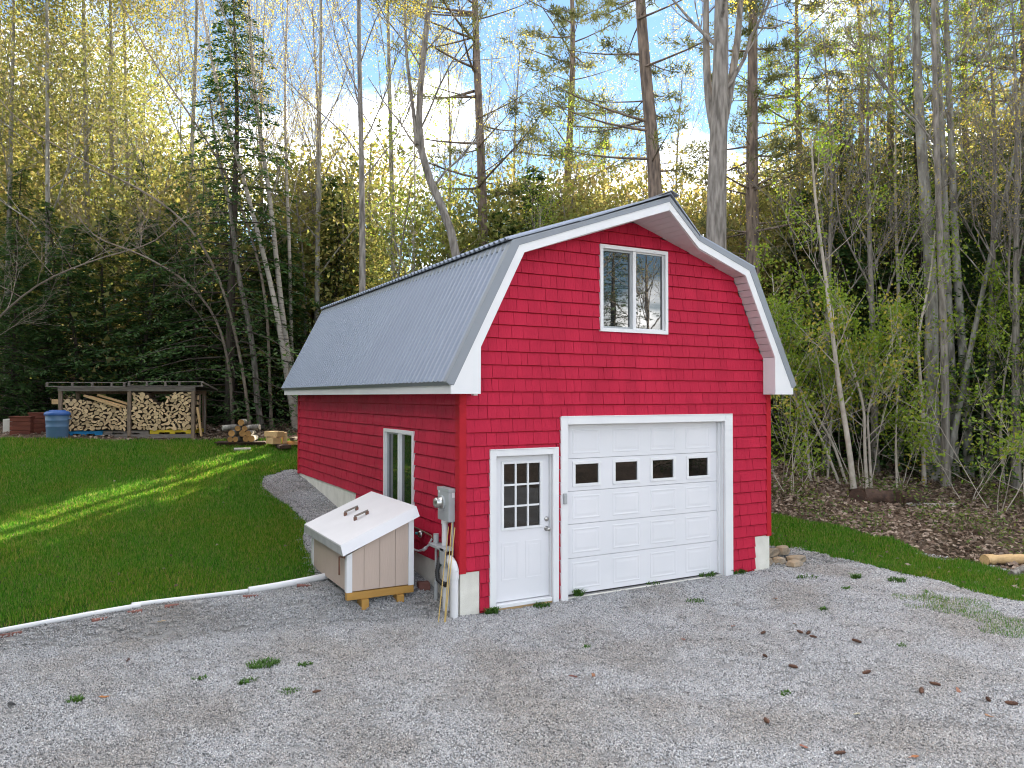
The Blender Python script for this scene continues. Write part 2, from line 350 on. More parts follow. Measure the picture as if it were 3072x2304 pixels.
r2 = n.new("ShaderNodeValToRGB"); r2.color_ramp.elements[0].position = .38; r2.color_ramp.elements[1].position = .56; r2.color_ramp.elements[0].color = (.83, .79, .74, 1)
l.new(nz.outputs[0], r2.inputs[0]); mx = n.new("ShaderNodeMix"); mx.data_type = 'RGBA'; mx.blend_type = 'MULTIPLY'; mx.inputs[0].default_value = 1
ad = n.new("ShaderNodeMath"); ad.operation = 'ADD'; fr = n.new("ShaderNodeMath"); fr.operation = 'FRACT'
l.new(oi.outputs["Random"], ad.inputs[0]); l.new(tc.outputs["Random Per Island"], ad.inputs[1]); l.new(ad.outputs[0], fr.inputs[0]); l.new(fr.outputs[0], r.inputs[0]); l.new(r.outputs[0], mx.inputs[6]); l.new(r2.outputs[0], mx.inputs[7]); l.new(mx.outputs[2], p.inputs["Base Color"])
M['stone_chip'] = m
gro = bpy.data.objects.new("gravel", pm); COL.objects.link(gro); tag(gro, 'loose pale grey crushed stone covering the drive', 'gravel', kind='stuff')
ng = bpy.data.node_groups.new("stones", 'GeometryNodeTree')
ng.interface.new_socket("Geometry", in_out='INPUT', socket_type='NodeSocketGeometry'); ng.interface.new_socket("Geometry", in_out='OUTPUT', socket_type='NodeSocketGeometry')
gi, go = ng.nodes.new("NodeGroupInput"), ng.nodes.new("NodeGroupOutput")
ico = ng.nodes.new("GeometryNodeMeshIcoSphere"); ico.inputs["Radius"].default_value = 1; ico.inputs["Subdivisions"].default_value = 1
sp_ = ng.nodes.new("GeometryNodeSetPosition"); rv = ng.nodes.new("FunctionNodeRandomValue"); rv.data_type = 'FLOAT_VECTOR'
rv.inputs[0].default_value = (-.32,)*3; rv.inputs[1].default_value = (.32,)*3
ng.links.new(ico.outputs[0], sp_.inputs["Geometry"]); ng.links.new(rv.outputs[0], sp_.inputs["Offset"])
sm_ = ng.nodes.new("GeometryNodeSetMaterial"); sm_.inputs["Material"].default_value = m; ng.links.new(sp_.outputs[0], sm_.inputs[0])
hand = ng.nodes.new("GeometryNodePoints"); hand.inputs["Count"].default_value = 18
def rnd(lo, hi, seed):
    q = ng.nodes.new("FunctionNodeRandomValue"); q.data_type = 'FLOAT_VECTOR'; q.inputs[0].default_value = lo; q.inputs[1].default_value = hi; q.inputs["Seed"].default_value = seed; return q.outputs[0]
ng.links.new(rnd((-.08, -.08, -.003), (.08, .08, .006), 3), hand.inputs["Position"])
i1 = ng.nodes.new("GeometryNodeInstanceOnPoints"); ng.links.new(hand.outputs[0], i1.inputs["Points"]); ng.links.new(sm_.outputs[0], i1.inputs["Instance"])
ng.links.new(rnd((0, 0, 0), (6.28, 6.28, 6.28), 5), i1.inputs["Rotation"]); ng.links.new(rnd((.006, .0055, .0045), (.0135, .011, .009), 6), i1.inputs["Scale"])
rl = ng.nodes.new("GeometryNodeRealizeInstances"); ng.links.new(i1.outputs[0], rl.inputs[0])
inst = ng.nodes.new("GeometryNodeInstanceOnPoints"); ng.links.new(gi.outputs[0], inst.inputs["Points"]); ng.links.new(rl.outputs[0], inst.inputs["Instance"])
ng.links.new(rnd((0, 0, 0), (.0, .0, 6.28), 8), inst.inputs["Rotation"])
na = ng.nodes.new("GeometryNodeInputNamedAttribute"); na.data_type = 'FLOAT'; na.inputs["Name"].default_value = "size"
ng.links.new(na.outputs[0], inst.inputs["Scale"]); ng.links.new(inst.outputs[0], go.inputs[0])
gm_ = gro.modifiers.new("stones", 'NODES'); gm_.node_group = ng

# ------------------------------------------------------------------ grass and leaf litter (uncountable)
def blades(n, x0, x1, y0, y1, mask, hmin, hmax, wid, seed, lean=.5, far_grow=True):
    r = np.random.default_rng(seed); x, y = r.uniform(x0, x1, n), r.uniform(y0, y1, n)
    ok, F = in_view(x, y, ground(x, y)); k = ok & mask(x, y)
    k &= r.random(n) < np.clip((13/np.maximum(F, 1))**1.6, .12, 1)
    x, y, F = x[k], y[k], F[k]; n = len(x); z = ground(x, y)
    grow = np.clip(F/11, 1, 1.9)
    h = r.uniform(hmin, hmax, n)*np.sqrt(grow); a = r.uniform(0, 6.283, n); ln = r.uniform(.1, lean, n)*h*1.3; w = wid*grow*r.uniform(.7, 1.3, n)
    c = np.stack([x, y, z-.004], -1); b = np.stack([np.cos(a+1.57), np.sin(a+1.57), 0*a], -1)*w[:, None]
    tip = c+np.stack([np.cos(a)*ln, np.sin(a)*ln, h], -1)
    return np.stack([c-b, c+b, tip], 1).reshape(-1, 3), np.arange(3*n).reshape(-1, 3)
M['grass'] = leaf_mat("grass_blades", [(.024, .12, .008), (.062, .235, .013), (.098, .285, .019), (.16, .29, .03), (.33, .31, .11)], .5, gloss=.012, patch=(1.25, 1.0, .9), pscale=.7)
g = NM(); g.add(*blades(950000, -13, 3, 1.5, 14.5, is_lawn, .03, .085, .0062, 11)); g.add(*blades(260000, 6, 9, -8, 10, is_lawn, .03, .085, .0058, 12))
def clump(x, y):
    return ((((x-6.05)/.55)**2+((y+2.75)/.62)**2 < .8+.6*np.sin(x*9)*np.sin(y*8)) | (((x-5.75)/.4)**2+((y+3.75)/.5)**2 < .9+.5*np.sin(x*8+y*6)))
g.add(*blades(24000, 4.8, 7, -5, -1.8, clump, .02, .06, .004, 13))
tag(g.build("grass", M['grass']), 'short green lawn grass', 'grass', kind='stuff')

M['litter'] = leaf_mat("dead_leaves", [(.17, .115, .08), (.30, .22, .165), (.42, .33, .26), (.11, .07, .05), (.24, .16, .12)], .12)
def litter(n, x0, x1, y0, y1, mask, size, seed):
    r = np.random.default_rng(seed); x, y = r.uniform(x0, x1, n), r.uniform(y0, y1, n); k = mask(x, y); x, y = x[k], y[k]; n = len(x)
    c = np.stack([x, y, ground(x, y)+.015+.04*r.random(n)], -1); s = size*r.uniform(.6, 1.3, n)[:, None]
    u = r.normal(size=(n, 3))*np.array([1, 1, .35]); u /= np.linalg.norm(u, axis=1)[:, None]
    q = r.normal(size=(n, 3))*np.array([1, 1, .35]); v = np.cross(u, np.cross(u, q)); v /= np.linalg.norm(v, axis=1)[:, None]+1e-6
    P = np.stack([c-u*s, c-v*s*.55+[0, 0, .006], c+u*s, c+v*s*.55+[0, 0, .006]], 1).reshape(-1, 3)
    return P, np.arange(4*n).reshape(-1, 4)
not_cover = lambda x, y: ~is_lawn(x, y) & ~is_gravel(x, y) & in_view(x, y, ground(x, y))[0]
g = NM(); g.add(*litter(60000, 7.5, 22, -6, 12, not_cover, .055, 21)); g.add(*litter(24000, -16, 6, 12.5, 24, not_cover, .06, 22))
g.add(*litter(350, 6.2, 8.4, -5, 6, is_lawn, .04, 23)); g.add(*litter(160, -9, -1, 2, 12, is_lawn, .03, 24))
tag(g.build("leaf_litter", M['litter']), 'brown and pinkish dead leaves covering the forest floor', 'leaves', kind='stuff')

M['under'] = leaf_mat("undergrowth_leaves", [(.06, .12, .02), (.11, .18, .03), (.16, .20, .04), (.22, .24, .05)], .45)
r = np.random.default_rng(31); nu = 48000; ux, uy = r.uniform(8.2, 20, nu), r.uniform(-5, 12, nu); cl = np.sin(ux*1.9+uy*.7)*np.sin(uy*1.6-ux*.4)+.4*np.sin(ux*4.3)*np.sin(uy*3.9)
kk = not_cover(ux, uy) & (cl > -.05+.5*r.random(nu)); ux, uy = ux[kk], uy[kk]; nu = len(ux)
uc = np.stack([ux, uy, ground(ux, uy)+.03+.45*r.random(nu)**1.6], -1); du = r.normal(size=(nu, 3))*[1, 1, .5]; du /= np.linalg.norm(du, axis=1)[:, None]; dv = np.cross(du, r.normal(size=(nu, 3))*.4+[0, 0, 1]); dv /= np.linalg.norm(dv, axis=1)[:, None]; su = r.uniform(.025, .05, nu)[:, None]
g = NM(); g.add(np.stack([uc-du*su, uc+dv*su*.6, uc+du*su, uc-dv*su*.6], 1).reshape(-1, 3), np.arange(4*nu).reshape(-1, 4))
nt = 900; ti = r.integers(0, nu, nt)
for q in ti: g.tube([(ux[q], uy[q], float(ground(ux[q], uy[q]))-.02), (uc[q, 0]+.04*r.normal(), uc[q, 1]+.04*r.normal(), uc[q, 2]+.05)], [.004, .002], 3, cap=False)
tag(g.build("undergrowth", M['under']), 'low green undergrowth on the forest floor right of the garage', 'undergrowth', kind='stuff')

# ================================================================== the red gambrel garage
garage = thing("garage", "red shingled gambrel-roof garage with white trim and grey metal roof", "garage", (2.82, 4.3, 0))
XC, XW, YD = 2.82, 5.63, 8.64
def wall_top(x):
    x = min(x, 2*XC-x); return float(np.interp(x, [-.01, 0, .149, .80, XC], [2.95, 3.2, 3.49, 4.77, 5.43]))
DOOR = (.407, 1.484, 0.0, 2.152); OVER = (1.521, 4.785, 0.0, 2.58); GWIN = (2.198, 3.459, 3.797, 5.059); LWIN = (1.55, 2.833, 1.08, 2.34)
DIN = (.497, 1.394, 2.06); OIN = (1.632, 4.625, 2.465)
# walls: cores behind the shingles
n = NM()
for a, b in ((0, .149), (.149, .497), (.497, .80), (.80, 1.394), (1.394, 1.632), (1.632, 2.24), (2.24, 2.82), (2.82, 3.42), (3.42, 4.625), (4.625, 4.84), (4.84, 5.491), (5.491, 5.63)):
    c = (a+b)/2; zb = .0
    if DIN[0] < c < DIN[1]: zb = DIN[2]
    if OIN[0] < c < OIN[1]: zb = OIN[2]
    ta, tb = wall_top(a), wall_top(b); segs = [(zb, ta, tb)]
    if 2.24 < c < 3.42: segs = [(zb, 3.84, 3.84), (5.015, ta, tb)]
    for z0, t0, t1 in segs:
        n.hexa([(a, 0, z0), (b, 0, z0), (b, .15, z0), (a, .15, z0), (a, 0, t0), (b, 0, t1), (b, .15, t1), (a, .15, t0)])
wall_front = n.build("wall", M['red_trim'], garage); wall_front['label'] = "front gable wall of red shingles"
n = NM(); n.box((0, .16, .0), (.15, 1.60, 3.05)); n.box((0, 1.60, 0), (.15, 2.79, 1.12)); n.box((0, 1.60, 2.30), (.15, 2.79, 3.05)); n.box((0, 2.79, 0), (.15, YD, 3.05))
wall_left = n.build("wall", M['red_trim'], garage); wall_left['label'] = "side wall of red shingles facing the lawn"
n = NM(); n.box((XW-.15, .16, 0), (XW, YD, 3.05)); wall_right = n.build("wall", M['red_trim'], garage)
n = NM()
for a, b in ((.15, .80), (.80, XC), (XC, 4.84), (4.84, 5.48)):
    n.hexa([(a, YD-.15, .3), (b, YD-.15, .3), (b, YD-.003, .3), (a, YD-.003, .3), (a, YD-.15, wall_top(a)), (b, YD-.15, wall_top(b)), (b, YD-.003, wall_top(b)), (a, YD-.003, wall_top(a))])
wall_back = n.build("wall", M['red_trim'], garage)
n = NM(); n.box((.16, .2, .05), (XW-.16, 1.2, .06)); n.box((.16, 1.2, 0.06), (XW-.16, 1.25, 2.8)); n.box((.95, 1.2, 2.8), (XW-.95, 1.25, 4.6)); n.build("interior_black_sheet", M['black'], garage)  # black floor strip and upright sheets just inside the front openings

# shingles: tapered pieces, each with its own edges; rows .18 m apart
E_ = .18; Z0 = 2.55; rs = random.Random(3)
def pieces_of(u0, u1, v0, v1, openings):
    """free rectangles of one shingle after openings (a,b,z0,z1) are cut away"""
    out = [(u0, u1, v0, v1)]
    for a, b, c, d in openings:
        nxt = []
        for (p, q, s, t) in out:
            if q <= a or p >= b or t <= c or s >= d: nxt.append((p, q, s, t)); continue
            if p < a: nxt.append((p, a, s, t))
            if q > b: nxt.append((b, q, s, t))
            if t > d: nxt.append((max(p, a), min(q, b), d, t))
            if s < c: nxt.append((max(p, a), min(q, b), s, c))
        out = nxt
    return [r for r in out if r[1]-r[0] > .012 and r[3]-r[2] > .012]
def shingles(u_lo, u_hi, z_lo, z_hi, openings, top=None):
    res = []
    k = int(math.floor((Z0-z_hi)/E_))
    while Z0-(k+1)*E_ > z_lo-.14:
        zt, zb = Z0-k*E_, Z0-(k+1)*E_
        u = u_lo-rs.random()*.15
        while u < u_hi:
            w = rs.choice((.10, .13, .15, .18, .20, .24)); a, b = max(u, u_lo)+.0022, min(u+w, u_hi)-.0022; u += w
            if b-a < .015: continue
            for (p, q, s, t) in pieces_of(a, b, max(zb, z_lo), zt, openings):
                res.append((p, q, s, t, zb, zt, rs.uniform(-.0025, .0025)))
        k += 1
    return res
def shingle_mesh(n, s, plane, top=None, mat_=0):
    p, q, a, t, zb, zt, j = s
    d = lambda z: .036 - .020*(z-zb)/E_ + j   # proud of the wall, thicker at the butt
    t0, t1 = t, t
    if top:
        if top(p) < a and top(q) < a: return False
        t0, t1 = max(min(t, top(p)+.03), a+.02), max(min(t, top(q)+.03), a+.02)
    jb = a+(.013+rs.uniform(-.002, .002) if abs(a-zb) < 1e-6 else 0)
    if jb > t-.004: return False
    if plane == 'front': f = lambda u, z, o: (u, -o, z)
    elif plane == 'left': f = lambda u, z, o: (-o, u, z)
    else: f = lambda u, z, o: (XW+o, u, z)
    v = [f(p, jb, d(a)), f(q, jb, d(a)), f(q, jb, -.004), f(p, jb, -.004), f(p, t0, d(t0)), f(q, t1, d(t1)), f(q, t1, -.004), f(p, t0, -.004)]
    n.hexa(v, mat_); return True
front = []
ops_f = [(DOOR[0]+.03, DOOR[1]-.03, -1, DOOR[3]-.04), (OVER[0]+.03, OVER[1]-.03, -1, OVER[3]-.04), (GWIN[0]+.02, GWIN[1]-.02, GWIN[2]+.02, GWIN[3]-.02), (-.1, .27, -1, .57), (5.30, 6, -1, .57)]
front = [s for s in shingles(.065, XW-.065, .012, 5.5, ops_f) if min(wall_top(s[0]), wall_top(s[1])) > s[2]-.17]
front.sort(key=lambda s: -(s[1]-s[0])*min(s[3]-s[2], .18)/((s[0]-CAM[0])**2+81+(s[2]-CAM[2])**2))
one = 0; rest = NM()
for s in front:
    if one < 298:
        nn = NM()
        if shingle_mesh(nn, s, 'front', wall_top): nn.build("shingle", M['red'], wall_front); one += 1
    else: shingle_mesh(rest, s, 'front', wall_top)
tag(rest.build("shingle_field", M['red'], wall_front), kind='stuff')
n = NM(); ops_l = [(LWIN[0]+.02, LWIN[1]-.02, LWIN[2]+.02, LWIN[3]-.02), (4.36, 9, -1, 1.11), (-1, 9, -1, .57)]
for s in shingles(.065, YD-.05, .57, 2.9, ops_l): shingle_mesh(n, s, 'left')
tag(n.build("shingle_field", M['red'], wall_left), kind='stuff')
n = NM()
for s in shingles(.065, YD-.05, .57, 2.9, [(4.36, 9, -1, 1.11)]): shingle_mesh(n, s, 'right')
tag(n.build("shingle_field", M['red'], wall_right), kind='stuff')
# corner boards
for nm_, x0, x1, sx in (("corner_trim", -.034, .066, -1), ("corner_trim", XW-.066, XW+.034, 1)):
    n = NM(); n.box((x0, -.036, .55), (x1, .0, 2.9))
    if sx < 0: n.box((-.034, 0, .55), (0, .10, 2.9))
    else: n.box((XW, 0, .55), (XW+.034, .10, 2.9))
    n.build(nm_, M['red_trim'], garage, bevel=.004)
n = NM(); n.box((-.034, YD-.09, 1.10), (-.002, YD+.03, 2.9)); n.build("corner_trim", M['red_trim'], garage)
# foundation: stepped concrete
n = NM(); n.box((-.012, .10, -.3), (.147, 4.36, .585)); n.box((-.012, 4.36, -.3), (.147, YD+.01, 1.12)); n.box((-.012, -.012, -.3), (.268, .10, .558))
n.box((5.302, -.012, -.3), (XW+.01, .10, .558)); n.box((XW-.147, .10, -.3), (XW+.012, YD, .585)); n.box((.147, YD-.1, -.3), (XW-.147, YD+.012, 1.1))
n.box((.268, .02, -.3), (5.302, .24, .012)); n.build("foundation", M['concrete'], garage, bevel=.006)

# ------------------------------------------------------------------ roof
Y0, Y1, YP = -.287, 9.0, -.83
def mir(p): return (2*XC-p[0], *p[1:])
Eo, Ko, Ao = (-.315, 3.04), (.63, 4.91), (XC, 5.645)
roof_l = empty_part("roof", garage); roof_l['label'] = "grey ribbed metal roof with four slopes and a pointed prow"
def corrugated(name, lo, hi, side, y0, y1, pitch=.152, amp=.030, th=.02):
    k0 = np.arange(int((y1-y0)/pitch)+1)*pitch+y0
    yy = np.concatenate([[k, k+.066, k+.082, k+.122, k+.138] for k in k0]); wv = np.tile([0, 0, amp, amp, 0], len(k0)); q = yy < y1; yy, wv = yy[q], wv[q]
    lo, hi = np.array(lo), np.array(hi); d = (hi-lo)/np.linalg.norm(hi-lo); nrm = np.array([-d[1], d[0]])
    us = np.linspace(0, 1, 2); V = []
    for off in (0, -th):
        for u in us:
            pnt = lo+(hi-lo)*u
            x = pnt[0]+nrm[0]*(wv+off); z = pnt[1]+nrm[1]*(wv+off)
            if side > 0: x = 2*XC-x
            V.append(np.stack([x, yy, z], -1))
    k = len(yy); v = np.concatenate(V); i = np.arange(k-1)
    def strip(a, b): return np.stack([a*k+i, b*k+i, b*k+i+1, a*k+i+1], -1)
    f = np.concatenate([strip(0, 1), strip(3, 2), strip(2, 0), strip(1, 3)])
    g = NM(); g.add(v, f, 0, False); g.addn(v[[0, k, 3*k, 2*k]], [[0, 1, 2, 3]]); g.addn(v[[k-1, 2*k-1, 4*k-1, 3*k-1]], [[3, 2, 1, 0]])
    return g.build(name, M['roof'], roof_l)
corrugated("lower_slope", Eo, (.64, 4.90), -1, Y0+.02, Y1-.01)
corrugated("lower_slope", Eo, (.64, 4.90), 1, Y0+.02, Y1-.01)
corrugated("upper_slope", (.565, 4.935), (XC-.01, 5.69), -1, Y0+.02, Y1)
corrugated("upper_slope", (.565, 4.935), (XC-.01, 5.69), 1, Y0+.02, Y1)
# flat grey trims: at the knee, along the rakes, at the eaves, ridge cap
def slope_z(x): return float(np.interp(min(x, 2*XC-x), [Eo[0], Ko[0], XC], [Eo[1], Ko[1], Ao[1]]))
for s in (-1, 1):
    fx = (lambda p: p) if s < 0 else mir
    n = NM(); n.hexa([fx((.605, Y0, 4.905)), fx((.625, Y0, 4.885)), fx((.625, Y1, 4.885)), fx((.605, Y1, 4.905)), fx((.575, Y0, 4.815)), fx((.595, Y0, 4.805)), fx((.595, Y1, 4.805)), fx((.575, Y1, 4.815))]); n.build("knee_flashing", M['roof_trim'], roof_l)
    n = NM(); n.hexa([fx((-.335, Y0+.10, 3.03)), fx((-.338, Y0+.1, 3.045)), fx((.605, Y0+.1, 4.905)), fx((.62, Y0+.1, 4.89)), fx((-.335, Y0-.006, 3.03)), fx((-.338, Y0-.006, 3.045)), fx((.605, Y0-.006, 4.905)), fx((.62, Y0-.006, 4.89))]); n.build("rake_flashing", M['roof_trim'], roof_l)
    # grey rake trim facing forward
    n = NM(); n.prism([fx((-.235, Y0-.008, 2.995)), fx((-.335, Y0-.008, 3.03)), fx((.61, Y0-.008, 4.915)), fx((.713, Y0-.008, 4.853))], (0, .03, 0)); n.build("rake_trim", M['roof_trim'], roof_l)
    zb, za = 4.915+(1.776-.61)*.332, Ao[1]
    n = NM(); n.prism([fx((.713, Y0-.008, 4.853)), fx((.61, Y0-.008, 4.915)), fx((1.776, Y0-.008, zb)), fx((1.776, Y0-.008, zb-.075))], (0, .03, 0)); n.build("rake_trim", M['roof_trim'], roof_l)
    n = NM(); n.hexa([fx((1.776, Y0-.008, zb-.075)), fx((XC, YP-.008, za-.075)), fx((XC, YP+.03, za-.075)), fx((1.776, Y0+.03, zb-.075)), fx((1.776, Y0-.008, zb)), fx((XC, YP-.008, za)), fx((XC, YP+.03, za)), fx((1.776, Y0+.03, zb))]); n.build("prow_trim", M['roof_trim'], roof_l)
    # prow deck
    n = NM(); n.prism([fx((1.70, Y0+.03, zb-.015)), fx((1.776, Y0-.02, zb+.012)), fx((XC, YP-.03, za+.03)), fx((XC, Y0+.03, za+.03))], (0, 0, .022)); n.build("prow_deck", M['roof'], roof_l)
    # white rake boards
    n = NM(); n.prism([fx((.149, Y0, 3.490)), fx((-.235, Y0, 2.998)), fx((.713, Y0, 4.853)), fx((.795, Y0, 4.768))], (0, .026, 0)); n.build("rake_board", M['white'], garage)
    n = NM(); n.prism([fx((.795, Y0, 4.768)), fx((.713, Y0, 4.853)), fx((1.776, Y0, zb-.072)), fx((1.776, Y0, zb-.19))], (0, .026, 0)); n.build("rake_board", M['white'], garage)
    n = NM(); n.hexa([fx((1.776, Y0, zb-.19)), fx((XC, YP, za-.192)), fx((XC, YP+.028, za-.192)), fx((1.776, Y0+.028, zb-.19)), fx((1.776, Y0, zb-.072)), fx((XC, YP, za-.075)), fx((XC, YP+.028, za-.075)), fx((1.776, Y0+.028, zb-.072))]); n.build("prow_board", M['white'], garage)
    # boxed eave return and eave fascia
    n = NM(); n.prism([fx((-.269, Y0, 2.888)), fx((.147, Y0, 2.888)), fx((.149, Y0, 3.490)), fx((-.235, Y0, 2.998)), fx((-.269, Y0, 2.998))], (0, -Y0-.034, 0)); n.build("eave_return", M['white'], garage)
    n = NM(); n.box(*sorted([fx((-.272, Y0+.01, 2.888)), fx((-.247, Y1-.03, 3.0))])); n.build("eave_fascia", M['white'], garage)
    n = NM(); n.hexa([fx((-.29, Y0, 2.995)), fx((-.27, Y0, 2.995)), fx((-.27, Y1, 2.995)), fx((-.29, Y1, 2.995)), fx((-.325, Y0, 3.045)), fx((-.285, Y0, 3.06)), fx((-.285, Y1, 3.06)), fx((-.325, Y1, 3.045))]); n.build("drip_edge", M['roof_trim'], roof_l)
    n = NM(); n.box(*sorted([fx((-.247, -.03, 2.892)), fx((-.002, Y1-.03, 2.902))])); n.build("eave_soffit", M['soffit'], garage)
    n = NM(); n.prism([fx((-.27, Y1-.03, 2.89)), fx((.15, Y1-.03, 2.89)), fx((.15, Y1-.03, 3.49)), fx((.8, Y1-.03, 4.77)), fx((XC, Y1-.03, 5.43)), fx((XC, Y1-.03, 5.60)), fx((.70, Y1-.03, 4.86)), fx((-.235, Y1-.03, 3.0))], (0, .026, 0)); n.build("rake_board", M['white'], garage)
    # soffit boards crossing the overhang
    P = [(.149, 3.490), (.795, 4.768)]; L = math.dist(*P); k = 12
    for i in range(k):
        a, b = i/k+.004, (i+1)/k-.004; pa = [P[0][j]+(P[1][j]-P[0][j])*a for j in (0, 1)]; pb = [P[0][j]+(P[1][j]-P[0][j])*b for j in (0, 1)]
        n = NM(); n.hexa([fx((pa[0], Y0+.026, pa[1])), fx((pb[0], Y0+.026, pb[1])), fx((pb[0], -.016, pb[1])), fx((pa[0], -.016, pa[1])), fx((pa[0]-.012, Y0+.026, pa[1]+.012)), fx((pb[0]-.012, Y0+.026, pb[1]+.012)), fx((pb[0]-.012, -.016, pb[1]+.012)), fx((pa[0]-.012, -.016, pa[1]+.012))]); n.build("soffit_board", M['soffit'], garage)
    k = 17
    for i in range(k):
        xa, xb = .80+(XC-.80)*(i/k)+.003, .80+(XC-.80)*((i+1)/k)-.003
        yf = lambda x: Y0+.026 if x < 1.776 else Y0+.026+(YP-Y0)*(x-1.776)/(XC-1.776)
        zz = lambda x: 4.768+(x-.795)*(5.45-4.768)/(XC-.795)
        n = NM(); n.hexa([fx((xa, yf(xa), zz(xa))), fx((xb, yf(xb), zz(xb))), fx((xb, -.016, zz(xb))), fx((xa, -.016, zz(xa))), fx((xa, yf(xa), zz(xa)+.012)), fx((xb, yf(xb), zz(xb)+.012)), fx((xb, -.016, zz(xb)+.012)), fx((xa, -.016, zz(xa)+.012))]); n.build("soffit_board", M['soffit'], garage)
n = NM(); n.prism([(XC-.14, YP-.05, 5.655), (XC, YP-.05, 5.712), (XC+.14, YP-.05, 5.655), (XC+.14, YP-.05, 5.667), (XC, YP-.05, 5.724), (XC-.14, YP-.05, 5.667)], (0, Y1-YP+.07, 0)); n.build("ridge_cap", M['roof_trim'], roof_l)
n = NM(); n.box((.09, -.20, 2.868), (.146, -.13, 2.886)); n.build("soffit_vent", M['white'], garage)

# ------------------------------------------------------------------ windows
def slider(name, label, W0, plane):
    a, b, z0, z1 = W0; o = empty_part(name, garage); o['label'] = label
    P = (lambda u, d, z: (u, d, z)) if plane == 'front' else (lambda u, d, z: (d, u, z))
    def bx(nm_, u0, u1, d0, d1, za, zb, m_, bevel=0):
        p, q = P(u0, d0, za), P(u1, d1, zb); n = NM(); n.box(tuple(min(i, j) for i, j in zip(p, q)), tuple(max(i, j) for i, j in zip(p, q))); return n.build(nm_, m_, o, bevel=bevel)
    fw = .052
    n = NM()
    for (u0, u1, za, zb) in ((a, b, z1-fw, z1), (a, b, z0, z0+fw), (a, a+fw, z0+fw, z1-fw), (b-fw, b, z0+fw, z1-fw)):
        p, q = P(u0, -.050, za), P(u1, .06, zb); n.box(tuple(min(i, j) for i, j in zip(p, q)), tuple(max(i, j) for i, j in zip(p, q)))
    n.build("frame", M['white'], o)
    mid = (a+b)/2
    n = NM()
    p, q = P(mid-.028, -.034, z0+fw), P(mid+.028, .05, z1-fw); n.box(tuple(min(i, j) for i, j in zip(p, q)), tuple(max(i, j) for i, j in zip(p, q)))
    n.build("mullion", M['white'], o)
    i0, i1 = a+fw, mid-.028; j0, j1 = mid+.028, b-fw
    if plane == 'left': i0, i1, j0, j1 = j0, j1, i0, i1
    bx("pane", j0+.02, j1-.02, .012, .022, z0+fw+.02, z1-fw-.02, M['glass'])
    bx("pane", i0+.03, i1-.03, .024, .034, z0+fw+.03, z1-fw-.03, M['glass']); 
    for (u0, u1, sw, d0) in ((i0, i1, .03, -.004), (j0, j1, .02, -.002)):
        n = NM()
        for (c0, c1, za, zb) in ((u0, u1, z1-fw-sw, z1-fw), (u0, u1, z0+fw, z0+fw+sw), (u0, u0+sw, z0+fw+sw, z1-fw-sw), (u1-sw, u1, z0+fw+sw, z1-fw-sw)):
            p, q = P(c0, d0, za), P(c1, .045, zb); n.box(tuple(min(i, j) for i, j in zip(p, q)), tuple(max(i, j) for i, j in zip(p, q)))
        n.build("sash", M['white'] if u0 == j0 else M['grey_box'], o)
    return o
slider("window", "white sliding window high in the gable", GWIN, 'front')
slider("window", "white sliding window in the side wall above the tan box", LWIN, 'left')

# ------------------------------------------------------------------ entry door
def casing(name, a, b, zt, ia, ib, izt, parent):
    n = NM(); n.box((a, -.052, -.02), (ia+.004, -.001, zt)); n.box((ib-.004, -.052, -.02), (b, -.001, zt)); n.box((ia+.004, -.052, izt-.004), (ib-.004, -.001, zt))
    n.box((ia+.001, .001, -.02), (ia+.014, .146, izt-.015)); n.box((ib-.014, .001, -.02), (ib-.001, .146, izt-.015)); n.box((ia+.001, .001, izt-.014), (ib-.001, .146, izt-.001))
    n.box((a+.004, -.060, zt), (b-.004, .0, zt+.014))
    return n.build(name, M['white'], parent, bevel=.004)
casing("door_casing", *DOOR[:2], DOOR[3]-.014, *DIN, garage)
DZ0, DZ1 = .095, 2.040; dx0, dx1 = DIN[0]+.017, DIN[1]-.019
n = NM(); gx0, gx1, gz0, gz1 = .655, 1.235, 1.075, 1.945
for a, b, c, d in ((dx0, gx0, DZ0, DZ1), (gx1, dx1, DZ0, DZ1), (gx0, gx1, DZ0, gz0), (gx0, gx1, gz1, DZ1)): n.box((a, .045, c), (b, .088, d))
entry = n.build("entry_door", M['door_white'], garage); entry['label'] = "white entry door with nine glass lites"
n = NM()
for a, b, c, d in ((gx0-.035, gx1+.035, gz1-.005, gz1+.03), (gx0-.035, gx1+.035, gz0-.03, gz0+.005), (gx0-.035, gx0+.005, gz0+.005, gz1-.005), (gx1-.005, gx1+.035, gz0+.005, gz1-.005)): n.box((a, .030, c), (b, .046, d))
n.build("lite_frame", M['white'], entry, bevel=.004)
w3, h3 = (gx1-gx0)/3, (gz1-gz0)/3
for i in range(3):
    for j in range(3): box_part("pane", (gx0+i*w3+.008, .060, gz0+j*h3+.008), (gx0+(i+1)*w3-.008, .068, gz0+(j+1)*h3-.008), M['glass_dark'], entry)
for i in (1, 2): box_part("muntin", (gx0+i*w3-.012, .040, gz0+.005), (gx0+i*w3+.012, .070, gz1-.005), M['white'], entry)
for j in (1, 2):
    n = NM()
    for i in range(3): n.box((gx0+i*w3+.0125, .041, gz0+j*h3-.012), (gx0+(i+1)*w3-.0125, .069, gz0+j*h3+.012))
    n.build("muntin", M['white'], entry)
for a, b in ((.625, .885), (1.005, 1.265)):
    n = NM(); z0, z1 = .37, .88
    for p in ((a, b, z1-.018, z1), (a, b, z0, z0+.018), (a, a+.018, z0+.018, z1-.018), (b-.018, b, z0+.018, z1-.018)): n.box((p[0], .0420, p[2]), (p[1], .0452, p[3]))
    n.box((a+.05, .0425, z0+.05), (b-.05, .0452, z1-.05)); n.build("raised_panel", M['door_white'], entry)
